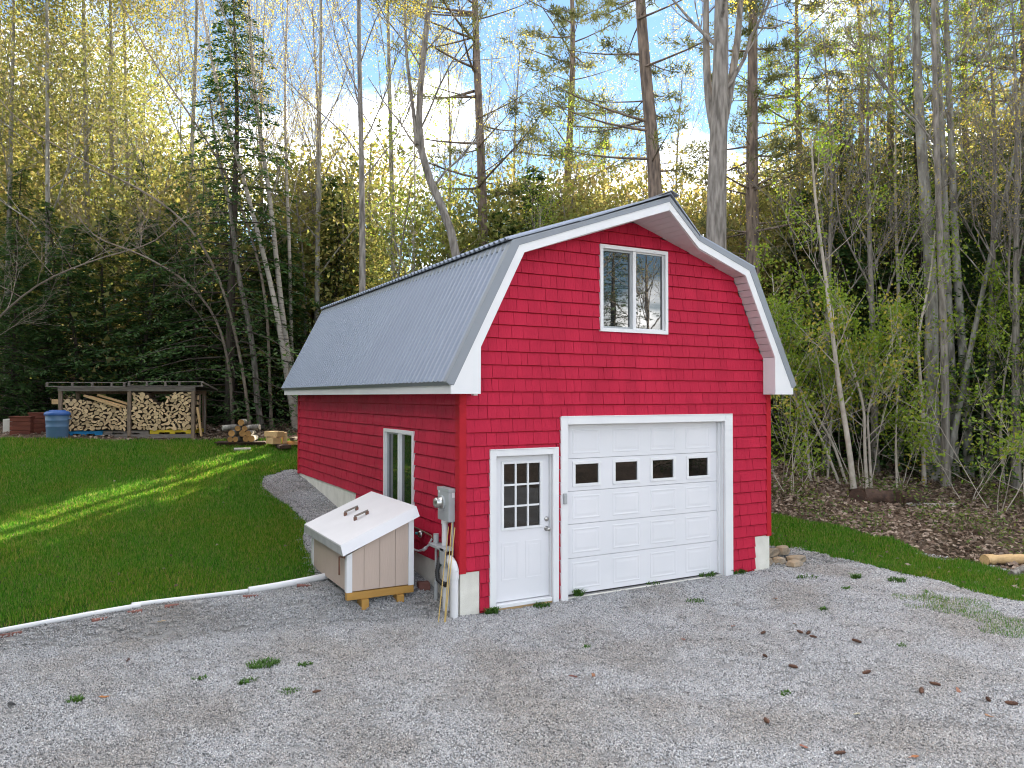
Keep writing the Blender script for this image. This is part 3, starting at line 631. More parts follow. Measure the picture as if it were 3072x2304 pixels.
n = NM(); n.lathe((1.335, 0, 1.02), [(.034, .045), (.034, .037), (.012, .033), (.012, .008), (.026, -.002), (.030, -.020), (.022, -.034), (.004, -.036)], 18, axis='y'); n.build("knob", M['nickel'], entry)
n = NM(); n.lathe((1.335, 0, 1.155), [(.033, .045), (.033, .030), (.026, .024), (.010, .022)], 18, axis='y'); n.build("deadbolt", M['nickel'], entry)
box_part("threshold", (DIN[0]+.016, -.045, .035), (DIN[1]-.016, .14, .085), M['white'], garage, .006)
box_part("sill_block", (DIN[0]-.03, -.025, -.02), (DIN[1]+.03, .019, .033), M['plank'], garage)

# ------------------------------------------------------------------ overhead door
casing("door_casing", *OVER[:2], OVER[3]-.014, *OIN, garage)
over = empty_part("overhead_door", garage); over['label'] = "white sectional garage door with a row of four small windows"
zs = [.035, .545, 1.03, 1.50, 1.965, 2.448]; yo = .108
PX = [(1.81, 2.295), (2.523, 3.023), (3.227, 3.736), (3.929, 4.442)]; PW = [(1.858, 2.267), (2.568, 2.98), (3.269, 3.684), (3.988, 4.394)]
for i in range(5):
    z0, z1 = zs[i]+.003, zs[i+1]-.003; n = NM()
    if i == 3:
        wz0, wz1 = 1.60, 1.885; xx = OIN[0]+.017
        for a, b in PW: n.box((xx, yo, z0), (a, yo+.04, z1)); n.box((a, yo, z0), (b, yo+.04, wz0)); n.box((a, yo, wz1), (b, yo+.04, z1)); xx = b
        n.box((xx, yo, z0), (OIN[1]-.017, yo+.04, z1))
    else: n.box((OIN[0]+.017, yo, z0), (OIN[1]-.017, yo+.04, z1))
    sec = n.build("section", M['door_white'], over)
    if i == 3:
        for a, b in PW:
            n = NM()
            for p in ((a-.045, b+.045, wz1-.004, wz1+.04), (a-.045, b+.045, wz0-.04, wz0+.004), (a-.045, a+.004, wz0+.004, wz1-.004), (b-.004, b+.045, wz0+.004, wz1-.004)): n.box((p[0], yo-.012, p[2]), (p[1], yo+.002, p[3]))
            n.build("window_frame", M['white'], over, bevel=.005); box_part("pane", (a+.003, yo+.010, wz0+.003), (b-.003, yo+.018, wz1-.003), M['glass_dark'], over)
    else:
        for a, b in PX:
            n = NM(); p, q = z0+.065, z1-.06
            v = lambda e, y: [(a+e, y, p+e), (b-e, y, p+e), (b-e, y, q-e), (a+e, y, q-e)]
            R = [v(0, yo-.0005), v(.008, yo-.004), v(.020, yo-.004), v(.030, yo-.0008), v(.046, yo-.0008), v(.075, yo-.0035)]
            vv = np.array(R).reshape(-1, 3); ff = [[k*4+j, k*4+(j+1) % 4, (k+1)*4+(j+1) % 4, (k+1)*4+j] for k in range(5) for j in range(4)]+[[20, 21, 22, 23]]
            n.addn(vv, ff); n.build("raised_panel", M['door_white'], over)
box_part("bottom_seal", (OIN[0]+.018, yo+.004, .012), (OIN[1]-.018, yo+.036, .036), M['black'], over)
box_part("stop_moulding", (OIN[0]+.015, .06, .03), (OIN[0]+.04, yo-.003, OIN[2]-.017), M['white'], garage)
box_part("stop_moulding", (OIN[1]-.04, .06, .03), (OIN[1]-.015, yo-.003, OIN[2]-.017), M['white'], garage)
k = thing("door_keypad", "small grey keypad on the white trim left of the garage door", "keypad", (1.575, -.06, 1.43))
n = NM(); n.box((1.548, -.082, 1.355), (1.602, -.054, 1.505)); n.build("case", M['grey_box'], k, bevel=.006)
n = NM(); n.box((1.552, -.087, 1.362), (1.598, -.083, 1.475)); n.build("cover", M['pvc_grey'], k, bevel=.004)

# ================================================================== things on and beside the side wall
k = thing("electric_meter", "grey electric meter box with round dial on the garage corner", "meter", (-.06, .28, 1.2))
box_part("housing", (-.125, .10, 1.21), (-.032, .46, 1.635), M['grey_box'], k, .008)
box_part("cover_lip", (-.131, .09, 1.60), (-.030, .47, 1.645), M['grey_box'], k, .006)
n = NM(); n.lathe((0, .30, 1.45), [(.085, -.126), (.085, -.14), (.078, -.15), (.070, -.152), (.070, -.215), (.062, -.235), (.02, -.238)], 24, axis='x'); n.build("dial", M['glass_dial'] if 'glass_dial' in M else M['nickel'], k)
n = NM(); n.lathe((0, .30, 1.45), [(.092, -.125), (.092, -.146), (.084, -.148)], 24, axis='x'); n.build("dial_ring", M['grey_box'], k)
box_part("warning_sticker", (-.075, .0985, 1.53), (-.038, .0998, 1.595), M['white'], k)
box_part("warning_sticker", (-.1262, .38, 1.57), (-.1252, .43, 1.60), M['white'], k)
n = NM(); n.tube([(-.075, .33, 1.21), (-.075, .33, 1.16)], .048, 16); n.tube([(-.075, .33, 1.16), (-.075, .33, .72)], .042, 16); n.build("conduit", M['pvc'], k)
n = NM(); n.tube([(-.06, .12, 1.21), (-.06, .12, 1.10), (-.06, .12, .2)], .014, 8); n.build("ground_conduit", M['pvc_grey'], k)
k = thing("equipment_post", "thin grey post with a bracket shelf beside the meter pipes", "post", (-.12, .52, .1))
n = NM(); n.tube([(-.12, .52, .0), (-.12, .52, .35)], .030, 10); n.tube([(-.12, .52, .35), (-.12, .52, .86)], .018, 10); n.build("pole", M['pvc_grey'], k)
n = NM(); n.tube([(-.12, .52, .84), (-.12, .52, 1.0)], .038, 12); n.build("cap", M['pvc_grey'], k)
box_part("shelf", (-.20, .10, .835), (-.05, .60, .875), M['grey_box'], k, .004); box_part("shelf_front", (-.20, .05, .66), (-.185, .22, .872), M['grey_box'], k, .003)
n = NM(); n.tube([(-.15, .30, .83), (-.155, .29, .72), (-.15, .30, .62)], .026, 8); n.build("wire_bundle", M['green'], k)
k = thing("vent_pipe", "white plastic pipe bent over like a cane at the garage corner", "pipe", (-.10, -.02, 0))
th = np.linspace(0, math.pi, 13); n = NM(); n.tube([(-.10, -.02, -.1), (-.10, -.02, .56)], .054, 18); n.build("front_leg", M['pvc'], k)
n = NM(); n.tube([(-.10-.02*math.sin(a), .10-.12*math.cos(a), .60+.13*math.sin(a)) for a in th], .060, 18); n.tube([(-.10, -.02, .50), (-.10, -.02, .605)], .061, 18); n.tube([(-.10, .22, .50), (-.10, .22, .605)], .061, 18); n.build("return_bend", M['pvc'], k)
n = NM(); n.tube([(-.10, .22, -.1), (-.10, .22, .52)], .052, 18); n.build("back_leg", M['pvc'], k)
k = thing("black_hose", "black corrugated hose looped round the white vent pipe", "hose", (-.2, .2, .4))
hp = [(-.16, .28, .74), (-.20, .24, .66), (-.235, .22, .57), (-.235, .20, .47), (-.20, .16, .42), (-.165, .10, .41)]
ht = np.linspace(0, 5, 61); hp = np.stack([np.interp(ht, range(6), [p[i] for p in hp]) for i in range(3)], -1)
n = NM(); n.tube(hp, .030+.004*np.sin(np.arange(61)*2.1), 12); n.build("corrugated_tube", M['black'], k); n = NM(); n.tube(hp[-3:]+[[.003, -.004, 0]], .037, 12); n.build("cuff", M['black'], k)
for i, (b, t) in enumerate((((-.379, -.145, 0), (-.13, .09, 1.16)), ((-.31, -.183, 0), (-.14, -.03, 1.22)), ((-.285, -.150, 0), (-.11, -.06, 1.17)))):
    lb = ("longest-leaning thin bamboo stake against the meter corner, foot farthest from the wall", "middle thin bamboo stake leaning on the garage corner by the pipes", "thin bamboo stake nearest the wall at the garage corner")[i]
    n = NM(); ps = [tuple(np.array(b)*(1-u)+np.array(t)*u+[0, 0, -.02 if u == 0 else 0]) for u in np.linspace(0, 1, 9)]; n.tube(ps, .0075-.002*np.linspace(0, 1, 9), 8)
    tag(n.build("bamboo_stake", M['bamboo']), lb, 'stake', 'bamboo stakes leaning at the corner')
k = thing("gas_line", "gas regulator and valve on a pipe along the side wall, white hose below", "gas line", (-.05, 1.2, .8))
n = NM(); n.tube([(-.05, 1.62, .95), (-.05, 1.2, .93), (-.05, .84, .915), (-.05, .82, .87)], .012, 8); n.build("pipe", M['brown_metal'], k)
n = NM(); n.lathe((0, 1.2, .885), [(.02, -.02), (.05, -.045), (.055, -.07), (.035, -.10), (.02, -.105)], 16, axis='x'); n.build("regulator", M['nickel'], k)
n = NM(); n.lathe((0, 1.30, .88), [(.018, -.05), (.022, -.10), (.01, -.11)], 12, axis='x'); n.build("valve_knob", mat("teal_knob", (.05, .32, .34)), k)
hz = [(-.05, .82, .88), (-.07, .86, .80), (-.09, 1.0, .70), (-.10, 1.2, .645), (-.12, 1.4, .645), (-.2, 1.55, .70)]
n = NM(); n.tube(hz, .015, 10); n.build("white_hose", M['pvc'], k); n = NM(); n.tube([(-.085, .96, .73), (-.09, 1.03, .69)], .024, 10); n.build("shutoff", M['white'], k)
n = NM(); n.hexa([(-.26, .80, .15), (-.09, .76, .15), (-.07, .90, .15), (-.24, .94, .15), (-.25, .81, .29), (-.10, .77, .285), (-.08, .89, .29), (-.23, .93, .29)])
tag(n.build("paver_block", M['brick'], bevel=.01), "reddish-brown paver block on the gravel between the tan box and the wall", "brick")

# ------------------------------------------------------------------ tan utility box with a sloping white lid
bx0, bx1, by0, by1, bz = -1.312, -.385, .66, 2.42, .335
def lidz(x): return .80+(x-bx0)/(bx1-bx0)*.43
k = thing("well_cover", "tan wooden equipment box with sloping white lid beside the garage", "box", ((bx0+bx1)/2, (by0+by1)/2, .2))
n = NM(); xe = [(bx0+.03, bx0+.03)]
n.hexa([(bx0+.03, by0+.03, bz), (bx1-.03, by0+.03, bz), (bx1-.03, by1-.03, bz), (bx0+.03, by1-.03, bz), (bx0+.03, by0+.03, lidz(bx0)-.02), (bx1-.03, by0+.03, lidz(bx1)-.02), (bx1-.03, by1-.03, lidz(bx1)-.02), (bx0+.03, by1-.03, lidz(bx0)-.02)])
n.build("carcass", M['tan'], k)
cuts = [bx0+.075, -1.075, -.86, -.645, bx1-.075]
for a, b in zip(cuts[:-1], cuts[1:]):
    a, b = a+.003, b-.003; n = NM(); n.hexa([(a, by0+.012, bz-.01), (b, by0+.012, bz-.01), (b, by0+.029, bz-.01), (a, by0+.029, bz-.01), (a, by0+.012, lidz(a)-.01), (b, by0+.012, lidz(b)-.01), (b, by0+.029, lidz(b)-.01), (a, by0+.029, lidz(a)-.01)]); n.build("siding_board", M['tan'], k)
    n = NM(); n.hexa([(a, by1-.029, bz-.01), (b, by1-.029, bz-.01), (b, by1-.012, bz-.01), (a, by1-.012, bz-.01), (a, by1-.029, lidz(a)-.01), (b, by1-.029, lidz(b)-.01), (b, by1-.012, lidz(b)-.01), (a, by1-.012, lidz(a)-.01)]); n.build("siding_board", M['tan'], k)
cuts = np.linspace(by0+.075, by1-.075, 8)
for a, b in zip(cuts[:-1], cuts[1:]):
    box_part("siding_board", (bx0+.012, a+.003, bz-.01), (bx0+.029, b-.003, lidz(bx0)-.015), M['tan'], k); box_part("siding_board", (bx1-.029, a+.003, bz-.01), (bx1-.012, b-.003, lidz(bx1)-.015), M['tan'], k)
for x, s in ((bx0, 1), (bx1, -1)):
    for y, t in ((by0, 1), (by1, -1)):
        n = NM(); zt = lidz(x)-.008; p, q = sorted((x, x+s*.075)); 
        n.hexa([(p, min(y, y+t*.013), bz-.02), (q, min(y, y+t*.013), bz-.02), (q, max(y, y+t*.013), bz-.02), (p, max(y, y+t*.013), bz-.02), (p, min(y, y+t*.013), lidz(p)-.008), (q, min(y, y+t*.013), lidz(q)-.008), (q, max(y, y+t*.013), lidz(q)-.008), (p, max(y, y+t*.013), lidz(p)-.008)])
        a, b = sorted((x, x+s*.0125)); c, d = sorted((y+t*.0132, y+t*.085)); n.box((a, c, bz-.02), (b, d, lidz(x)-.01)); n.build("corner_board", M['white'], k)
tx0, tx1, ty0, ty1 = -1.395, -.352, .655, 2.52     # flat top of the lid; its skirts flare out below
def topz(x): return .94+(x-tx0)*.412
n = NM(); n.hexa([(tx0, ty0, topz(tx0)-.02), (tx1, ty0, topz(tx1)-.02), (tx1, ty1, topz(tx1)-.02), (tx0, ty1, topz(tx0)-.02), (tx0, ty0, topz(tx0)), (tx1, ty0, topz(tx1)), (tx1, ty1, topz(tx1)), (tx0, ty1, topz(tx0))]); n.build("lid", M['lid'], k)
ox0, ox1, oy0, oy1, dr = tx0+.012, tx1+.02, ty0-.075, ty1+.075, .135
T = [(tx0, ty0), (tx1, ty0), (tx1, ty1), (tx0, ty1)]; O = [(ox0, oy0), (ox1, oy0), (ox1, oy1), (ox0, oy1)]
for i, (nm_, mm) in enumerate((("lid_skirt", 'lid'), ("lid_skirt", 'lid'), ("lid_skirt", 'lid'), ("lid_edge", 'lid_edge'))):
    j = (i+1) % 4; cx_, cy_ = (tx0+tx1)/2, (ty0+ty1)/2
    def inn(p, f=.985): return (cx_+(p[0]-cx_)*f, cy_+(p[1]-cy_)*f)
    a_, b_, c_, d_ = T[i], T[j], O[j], O[i]; n = NM()
    up = lambda p: (*p, topz(p[0])+.001); lo = lambda p: (*p, topz(p[0])-dr)
    n.hexa([(*inn(d_), topz(d_[0])-dr), (*inn(c_), topz(c_[0])-dr), lo(c_), lo(d_), (*inn(a_), topz(a_[0])-.004), (*inn(b_), topz(b_[0])-.004), up(b_), up(a_)]); n.build(nm_, M[mm], k)
for yy in (1.43, 1.90):
    h = empty_part("lid_handle", k); xa, xb = -.955, -.785
    n = NM(); n.hexa([(xa-.012, yy-.020, topz(xa)+.042), (xb+.012, yy-.020, topz(xb)+.042), (xb+.012, yy+.020, topz(xb)+.042), (xa-.012, yy+.020, topz(xa)+.042), (xa-.012, yy-.020, topz(xa)+.062), (xb+.012, yy-.020, topz(xb)+.062), (xb+.012, yy+.020, topz(xb)+.062), (xa-.012, yy+.020, topz(xa)+.062)]); n.build("grip", M['grey_wood'], h)
    for x in (xa, xb): n = NM(); n.box((x-.02, yy-.026, topz(x)-.012), (x+.02, yy+.026, topz(x)+.044)); n.build("handle_mount", M['brown_metal'], h, bevel=.005)
n = NM(); n.tube([(bx0-.015, by0+.05, .765), (bx0-.04, by0+.14, .765), (bx0-.045, by0+.17, .76), (bx0-.045, by0+.175, .72), (bx0-.045, by0+.175, .52)], .013, 8); n.build("hook", M['brown_metal'], k)
for (a, b) in (((bx0+.005, by0+.0, .215), (bx1+.0, by0+.09, bz-.022)), ((bx0+.005, by1-.09, .215), (bx1, by1, bz-.022))): box_part("skid", a, b, M['skid'], k, .006)
for x in (bx0+.24, bx1-.2):
    for y in (by0, by1-.12): box_part("foot_block", (x-.05, y-.04, .06), (x+.05, y+.16, .2145), M['skid'], k, .006)

# ------------------------------------------------------------------ white drain pipe along the lawn edge, brick scraps
def pipe_thing(pts, r_, label):
    n = NM(); ps = [(x, y, gz(x, y)+r_*.9) for x, y in pts]; n.tube(ps, r_, 12)
    return tag(n.build("drain_pipe", M['pvc']), label, 'pipe', 'white drain pipes along the lawn edge')
pipe_thing([(x, float(pipe_line(x))-.0) for x in np.linspace(-1.15, -2.35, 7)], .048, "thick white drain pipe coming out from under the tan box")
pipe_thing([(x, float(pipe_line(x))+.03) for x in np.linspace(-2.2, -3.75, 8)], .030, "thin white pipe section between two others along the lawn edge")
pipe_thing([(x, float(pipe_line(x))-.02) for x in np.linspace(-3.65, -7.4, 14)], .031, "long white pipe along the gravel edge running out of the picture")
rs = random.Random(8)
for i, (x, y, lb) in enumerate(((-1.62, 1.60, "broken brick beside the thick drain pipe near the tan box"), (-2.35, 1.50, "flat orange brick scrap below the pipe joint"), (-3.72, 1.53, "brick scrap just below the middle of the white pipe"), (-4.1, 1.50, "red brick scrap farther along the white pipe"), (-5.0, 1.55, "red brick scrap at the end of the visible pipe"), (-3.3, 1.52, "small red brick scrap under the thin pipe section"))):
    n = NM(); L, w = rs.uniform(.08, .16), rs.uniform(.018, .032); a = rs.uniform(-.25, .15); c, s = math.cos(a), math.sin(a); z = gz(x, y)
    q = [(-L, -w), (L, -w*.8), (L*.9, w), (-L, w*.9)]; P = [(x+c*u-s*v, y+s*u+c*v) for u, v in q]
    n.hexa([(*p, z-.02) for p in P]+[(*p, z+rs.uniform(.015, .04)) for p in P]); tag(n.build("brick_scrap", M['brick'], bevel=.006), lb, 'brick', 'brick scraps along the lawn edge')

# ------------------------------------------------------------------ woodshed
SX, SY = -4.875, 14.76; SA = math.atan2(13.442-14.76, -1.721+4.875); SL = math.hypot(13.442-14.76, -1.721+4.875)
def shed_pt(u, v, w=0):
    x = SX+u*math.cos(SA)-v*math.sin(SA); y = SY+u*math.sin(SA)+v*math.cos(SA); return x, y
SZ = (gz(SX, SY)+gz(*shed_pt(SL, 0)))/2-.03
shed = thing("woodshed", "open-front weathered wooden woodshed stacked with split firewood", "shed", (SX, SY, SZ), SA)
def sb(name, a, b, m_, parent=None, bevel=0): n = NM(); n.box(a, b); return n.build(name, m_, parent or shed, False, bevel)
for u in (0, 1.76, SL): sb("post", (u-.045, -.045, -.15), (u+.045, .045, 1.275), M['old_wood'], bevel=.006)
for u in (0, SL): sb("post", (u-.045, 1.0, -.15), (u+.045, 1.09, 1.2), M['old_wood'])
sb("front_beam", (-.06, -.048, 1.277), (SL+.05, .048, 1.385), M['grey_wood'], bevel=.005)
sb("rear_beam", (-.06, 1.0, 1.202), (SL+.05, 1.09, 1.30), M['old_wood'])
n = NM(); n.hexa([(-.28, .02, 1.395), (SL+.30, .02, 1.395), (SL+.30, 1.35, 1.31), (-.28, 1.35, 1.31), (-.28, .02, 1.41), (SL+.30, .02, 1.41), (SL+.30, 1.35, 1.325), (-.28, 1.35, 1.325)]); n.build("roof_sheet", M['tarp'], shed, False)
sb("roof_rail", (-.30, -.20, 1.39), (1.72, -.16, 1.412), M['grey_wood']); sb("roof_rail", (1.76, -.20, 1.405), (SL+.30, -.16, 1.428), M['grey_wood'])
sb("roof_rail", (-.30, -.14, 1.50), (1.72, -.10, 1.52), M['grey_wood']); sb("roof_rail", (1.76, -.14, 1.525), (SL+.30, -.10, 1.548), M['grey_wood'])
for u in (-.28, .36, .86, 1.36, 1.68, 1.80, 2.26, 2.74, 3.10, SL+.27): sb("roof_spacer", (u-.018, -.195, 1.413), (u+.018, -.105, 1.50 if u < 1.75 else 1.524), M['grey_wood'])
n = NM(); n.hexa([(SL+.28, -.18, 1.50), (SL+.31, -.18, 1.50), (SL+.31, 1.3, 1.30), (SL+.28, 1.3, 1.30), (SL+.28, -.18, 1.545), (SL+.31, -.18, 1.545), (SL+.31, 1.3, 1.345), (SL+.28, 1.3, 1.345)]); n.build("roof_rail", M['grey_wood'], shed, False)
sb("side_board", (SL+.05, .35, .1), (SL+.07, .45, 1.2), M['old_wood']); sb("side_board", (SL+.06, .80, .1), (SL+.08, .9, 1.15), M['grey_wood'])
sb("name_block", (-.22, -.02, .93), (-.05, .02, 1.06), M['plank']); sb("base_board", (1.3, -.03, .0), (SL-.05, .03, .11), M['grey_wood'])
def pallet(u0, u1, z0, m_, label):
    p = thing("pallet", label, "pallet", (*shed_pt((u0+u1)/2, .5), SZ+z0), SA, "pallets under the firewood")
    L = (u1-u0)/2-.005
    for v in (-.48, 0, .44):
        n = NM(); c = [(-L, 0), (-L*.62, 0), (-L*.56, .045), (-L*.14, .045), (-L*.08, 0), (L*.08, 0), (L*.14, .045), (L*.56, .045), (L*.62, 0), (L, 0), (L, .085), (-L, .085)]
        # stringer with two fork notches, made of convex pieces
        for q0, q1, zb in ((-L, -L*.60, 0), (-L*.60, -L*.12, .042), (-L*.12, L*.12, 0), (L*.12, L*.60, .042), (L*.60, L, 0)): n.box((q0, v, zb), (q1, v+.04, .085))
        n.build("stringer", m_, p, False)
    for i in range(7):
        v = -.49+i*.157; n = NM(); n.box((-L, v, .086), (L, v+.09, .104)); n.build("deck_board", m_, p, False)
pallet(.10, 1.06, .09, M['pallet_blue'], "blue pallet under the firewood beside the trash can")
pallet(1.08, 2.26, .10, M['grey_wood'], "grey wooden pallet under the middle of the firewood")
pallet(2.28, 3.46, .12, M['pallet_yellow'], "yellow pallet under the firewood at the shed's open end")
# firewood, every piece its own
rs = random.Random(12)
def log_mesh(i):
    n = NM(); kind = i % 5; r = 1.0; pts = []
    if kind == 0: pts = [(math.cos(a)*r*rs.uniform(.92, 1.05), math.sin(a)*r*rs.uniform(.92, 1.05)) for a in np.linspace(0, 6.283, 9)[:-1]]
    elif kind in (1, 2): pts = [(-1, -.35), (1, -.4)]+[(math.cos(a)*1.0, -.35+math.sin(a)*(.85+.2*rs.random())) for a in np.linspace(.15, 3.0, 6)]
    else: pts = [(-.95+.2*rs.random(), -.6), (.9, -.55-.2*rs.random())]+[(math.cos(a)*.95-.1, -.2+math.sin(a)*(.8+.25*rs.random())) for a in np.linspace(.35, 2.3, 4)]
    a0 = rs.uniform(-.5, .5) if kind != 0 else 0; c, s = math.cos(a0), math.sin(a0); pts = [(c*x-s*z, s*x+c*z) for x, z in pts]
    f = np.array([(x, 0, z) for x, z in pts]); b = f*[1.05, 1, 1.05]+[0, 1, 0]; k = len(pts)
    n.addn(np.vstack([f, b]), [list(range(k))], 0); n.addn(np.vstack([f, b]), [list(range(k, 2*k))[::-1]], 0)
    n.addn(np.vstack([f, b]), [[j, j+k, (j+1) % k+k, (j+1) % k] for j in range(k)], 1)
    return n.mesh("firewood_log", [M['log_end'], M['bark']])
LOGS = [log_mesh(i) for i in range(15)]
def stack(u0, u1, top, bay):
    got = []
    for att in range(30000):
        f = att/30000; r_ = rs.uniform(.052, .064) if f < .2 else (rs.uniform(.042, .053) if f < .5 else (rs.uniform(.031, .042) if f < .8 else rs.uniform(.022, .031)))
        u = rs.uniform(u0+r_*.8, u1-r_*.8); z = rs.uniform(.215+r_*.75, 1.26)
        if z+r_*.8 > top((u-u0)/(u1-u0)): continue
        if all(((u-a_)/1.12)**2+((z-b_)/.92)**2 > (.86*(r_+c_))**2 for a_, b_, c_ in got): got.append((u, z, r_))
    got.sort(key=lambda q: -q[2]); got = got[:149]
    for u, z, r_ in got:
        o = bpy.data.objects.new("firewood_log", rs.choice(LOGS)); COL.objects.link(o); W[o] = Matrix.Identity(4)
        x, y = shed_pt(u, -.02+rs.uniform(-.04, .04)); o.location = (x, y, SZ+z); o.scale = (r_*1.27, .42, r_*1.12)
        o.rotation_euler = (0, rs.choice((0, math.pi, .5, -.5, 2.4, 1.0)), SA+rs.uniform(-.06, .06))
        tag(o, f"split firewood log stacked in the {bay} bay of the woodshed", "log", f"firewood in the {bay} bay")
    return len(got)
c1 = stack(.07, 1.70, lambda t: 1.08-.10*t-.22*max(0, t-.5), "left")
c2 = stack(1.83, 3.36, lambda t: 1.25-.30*math.exp(-((t-.45)/.16)**2) + (.02 if t > .7 else 0), "right")
sb("stack_gap_shade", (.06, .41, .21), (SL-.06, .47, .95), M['dark_wood'])  # added dark sheet, its colour stands in for shade between the logs
for i, (u0, z0, u1, z1, v) in enumerate(((.62, 1.16, 1.55, .84, -.10), (.74, 1.13, 1.68, .85, -.03), (.90, 1.18, 1.70, .93, .06))):
    n = NM(); a = math.atan2(z1-z0, u1-u0); L = math.hypot(u1-u0, z1-z0); t = .028
    P = lambda s, w: (u0+math.cos(a)*s-math.sin(a)*w, z0+math.sin(a)*s+math.cos(a)*w)
    q = [P(0, -t), P(L, -t), P(L, t), P(0, t)]; o = thing("loose_board", ("lowest front plank lying slantwise on the left firewood stack", "middle plank lying slantwise on the left firewood stack", "rear thin plank lying slantwise on the left firewood stack")[i], "plank", (SX, SY, SZ), SA, "planks on the firewood")
    n.hexa([(q[0][0], v, q[0][1]), (q[1][0], v, q[1][1]), (q[1][0], v+.09, q[1][1]), (q[0][0], v+.09, q[0][1]), (q[3][0], v, q[3][1]), (q[2][0], v, q[2][1]), (q[2][0], v+.09, q[2][1]), (q[3][0], v+.09, q[3][1])]); n.build("plank", M['plank'], o, False)
for i, (v, z) in enumerate(((.1, .3), (.22, .34), (.33, .31), (.12, .5), (.25, .55), (.35, .5), (.15, .72), (.28, .75), (.2, .95), (.33, .93), (.24, 1.1))):
    o = link_mesh("firewood_log", LOGS[(i*4) % 15]); x, y = shed_pt(SL+.06, v); o.location = (x, y, SZ+z); o.scale = (.07, .25, .075); o.rotation_euler = (0, 0, SA+math.pi/2+.1*math.sin(i)); tag(o, "firewood log jammed against the open end of the woodshed", "log", "firewood at the end of the shed")
n = NM(); x, y = shed_pt(SL+.12, -.05); x2, y2 = shed_pt(SL+.22, .0); n.tube([(x, y, SZ+.85), ((x+x2)/2, (y+y2)/2, SZ+.5), (x2, y2, SZ+.05)], .035, 4); tag(n.build("split_rail", M['plank']), "yellowish split rail leaning at the right end of the woodshed", "rail")

# trash can
tx, ty = spot(173, 20.0); tz = gz(tx, ty)
k = thing("trash_can", "round blue plastic trash can with dark blue lid by the woodshed", "trash can", (tx, ty, tz))
n = NM(); n.lathe((0, 0, 0), [(.235, 0), (.25, .05), (.262, .30), (.268, .31), (.262, .32), (.275, .46), (.282, .47), (.275, .48), (.285, .62)], 28); n.build("body", M['can'], k, False)
n = NM(); n.lathe((0, 0, 0), [(.305, .60), (.312, .63), (.306, .665), (.25, .705), (.20, .71), (.185, .735), (.05, .74)], 28); n.build("lid", M['can_lid'], k, False)
n = NM(); n.box((.25, -.15, .50), (.32, -.03, .53)); n.build("handle", M['can'], k, False, .008)
# rust-red crates
for i, (px, D, w, h, m_, lb) in enumerate(((40, 20.6, .36, .38, 'concrete', "pale grey block at the end of the rust-red crates"), (68, 20.4, .48, .46, 'red_box', "lower rust-red wooden crate left of the trash can"), (122, 20.8, .46, .52, 'red_box', "taller rust-red wooden crate just behind the trash can"))):
    x, y = spot(px, D); z = gz(x, y); c = thing("wooden_crate" if i else "concrete_block", lb, "crate" if i else "block", (x, y, z), -.2)
    nb = 4 if i else 1
    for j in range(nb): n = NM(); n.box((-w/2, -.2, h*j/nb+.004-(.05 if j == 0 else 0)), (w/2, .2, h*(j+1)/nb-.004)); n.build("side_board" if i else "block", M[m_], c, False, .006)
    if i: n = NM(); n.box((-w/2-.02, -.22, h), (w/2+.02, .22, h+.025)); n.build("top_board", M[m_], c, False)
# cut round logs on a low pallet
px0, D0 = 730, 20.3; lx, ly = spot(px0, D0); lz = gz(lx, ly); LA = -.35
pp = thing("log_skid", "low dark wooden pallet under the pile of round logs", "pallet", (lx, ly, lz), LA)
for v in (-.2, .15): n = NM(); n.box((-.62, v, -.02), (.62, v+.1, .07)); n.build("stringer", M['dark_wood'], pp, False)
for i in range(5): n = NM(); n.box((-.66, -.28+i*.14, .072), (.62, -.17+i*.14, .10)); n.build("deck_board", M['dark_wood'], pp, False)
LOGPOS = [(-.38, 0, "outermost left log of the bottom row in the pile of round logs"), (-.13, 0, "second log of the bottom row in the pile of round logs"), (.12, 0, "third log of the bottom row in the pile of round logs"), (.36, 0, "outermost right log of the bottom row in the pile of round logs"), (-.26, 1, "left log of the middle row in the pile of round logs"), (0, 1, "centre log of the middle row in the pile of round logs"), (.26, 1, "right log of the middle row in the pile of round logs"), (-.15, 2, "left log of the upper row in the pile of round logs"), (.13, 2, "right log of the upper row in the pile of round logs"), (-.02, 3, "topmost log of the pile of round logs")]
for u, lv, lb in LOGPOS:
    r_ = .078+.009*math.sin(u*20+lv); n = NM(); kk = 14; th = np.linspace(0, 6.283, kk, endpoint=False)
    f = np.stack([np.cos(th)*r_, 0*th-.3, np.sin(th)*r_], -1); b = f+[0, .62, 0]
    n.addn(np.vstack([f, b]), [list(range(kk))], 0); n.addn(np.vstack([f, b]), [list(range(kk, 2*kk))[::-1]], 0); n.addn(np.vstack([f, b]), [[j, j+kk, (j+1) % kk+kk, (j+1) % kk] for j in range(kk)], 1, True)
    o = n.build("round_log", [M['orange_end'], M['bark_lichen']]); c, s = math.cos(LA), math.sin(LA); o.location = (lx+c*u*.74, ly+s*u*.74, lz+.10+r_+lv*.142); o.rotation_euler = (0, 0, LA+.15*math.sin(u*9+lv)); tag(o, lb, 'log', 'pile of round logs')
for u, lb, a in ((-.45, "whitish log lying crosswise on the left of the round-log pile", 1.2), (.38, "grey log sticking out on the right of the round-log pile", -.8)):
    n = NM(); n.tube([(-.18, 0, 0), (.18, 0, .02)], .07, 12); o = n.build("round_log", M['bark_lichen']); o.location = (lx+math.cos(LA)*u*.74, ly+math.sin(LA)*u*.74+.1, lz+.46); o.rotation_euler = (0, 0, LA+a*.4); tag(o, lb, 'log', 'pile of round logs')
x, y = spot(728, 19.6); n = NM(); n.tube([(x-.20, y+.03, gz(x, y)+.05), (x+.2, y-.04, gz(x, y)+.05)], .05, 12); tag(n.build("birch_log", M['birch']), "short white birch log on the grass in front of the log pallet", "log")
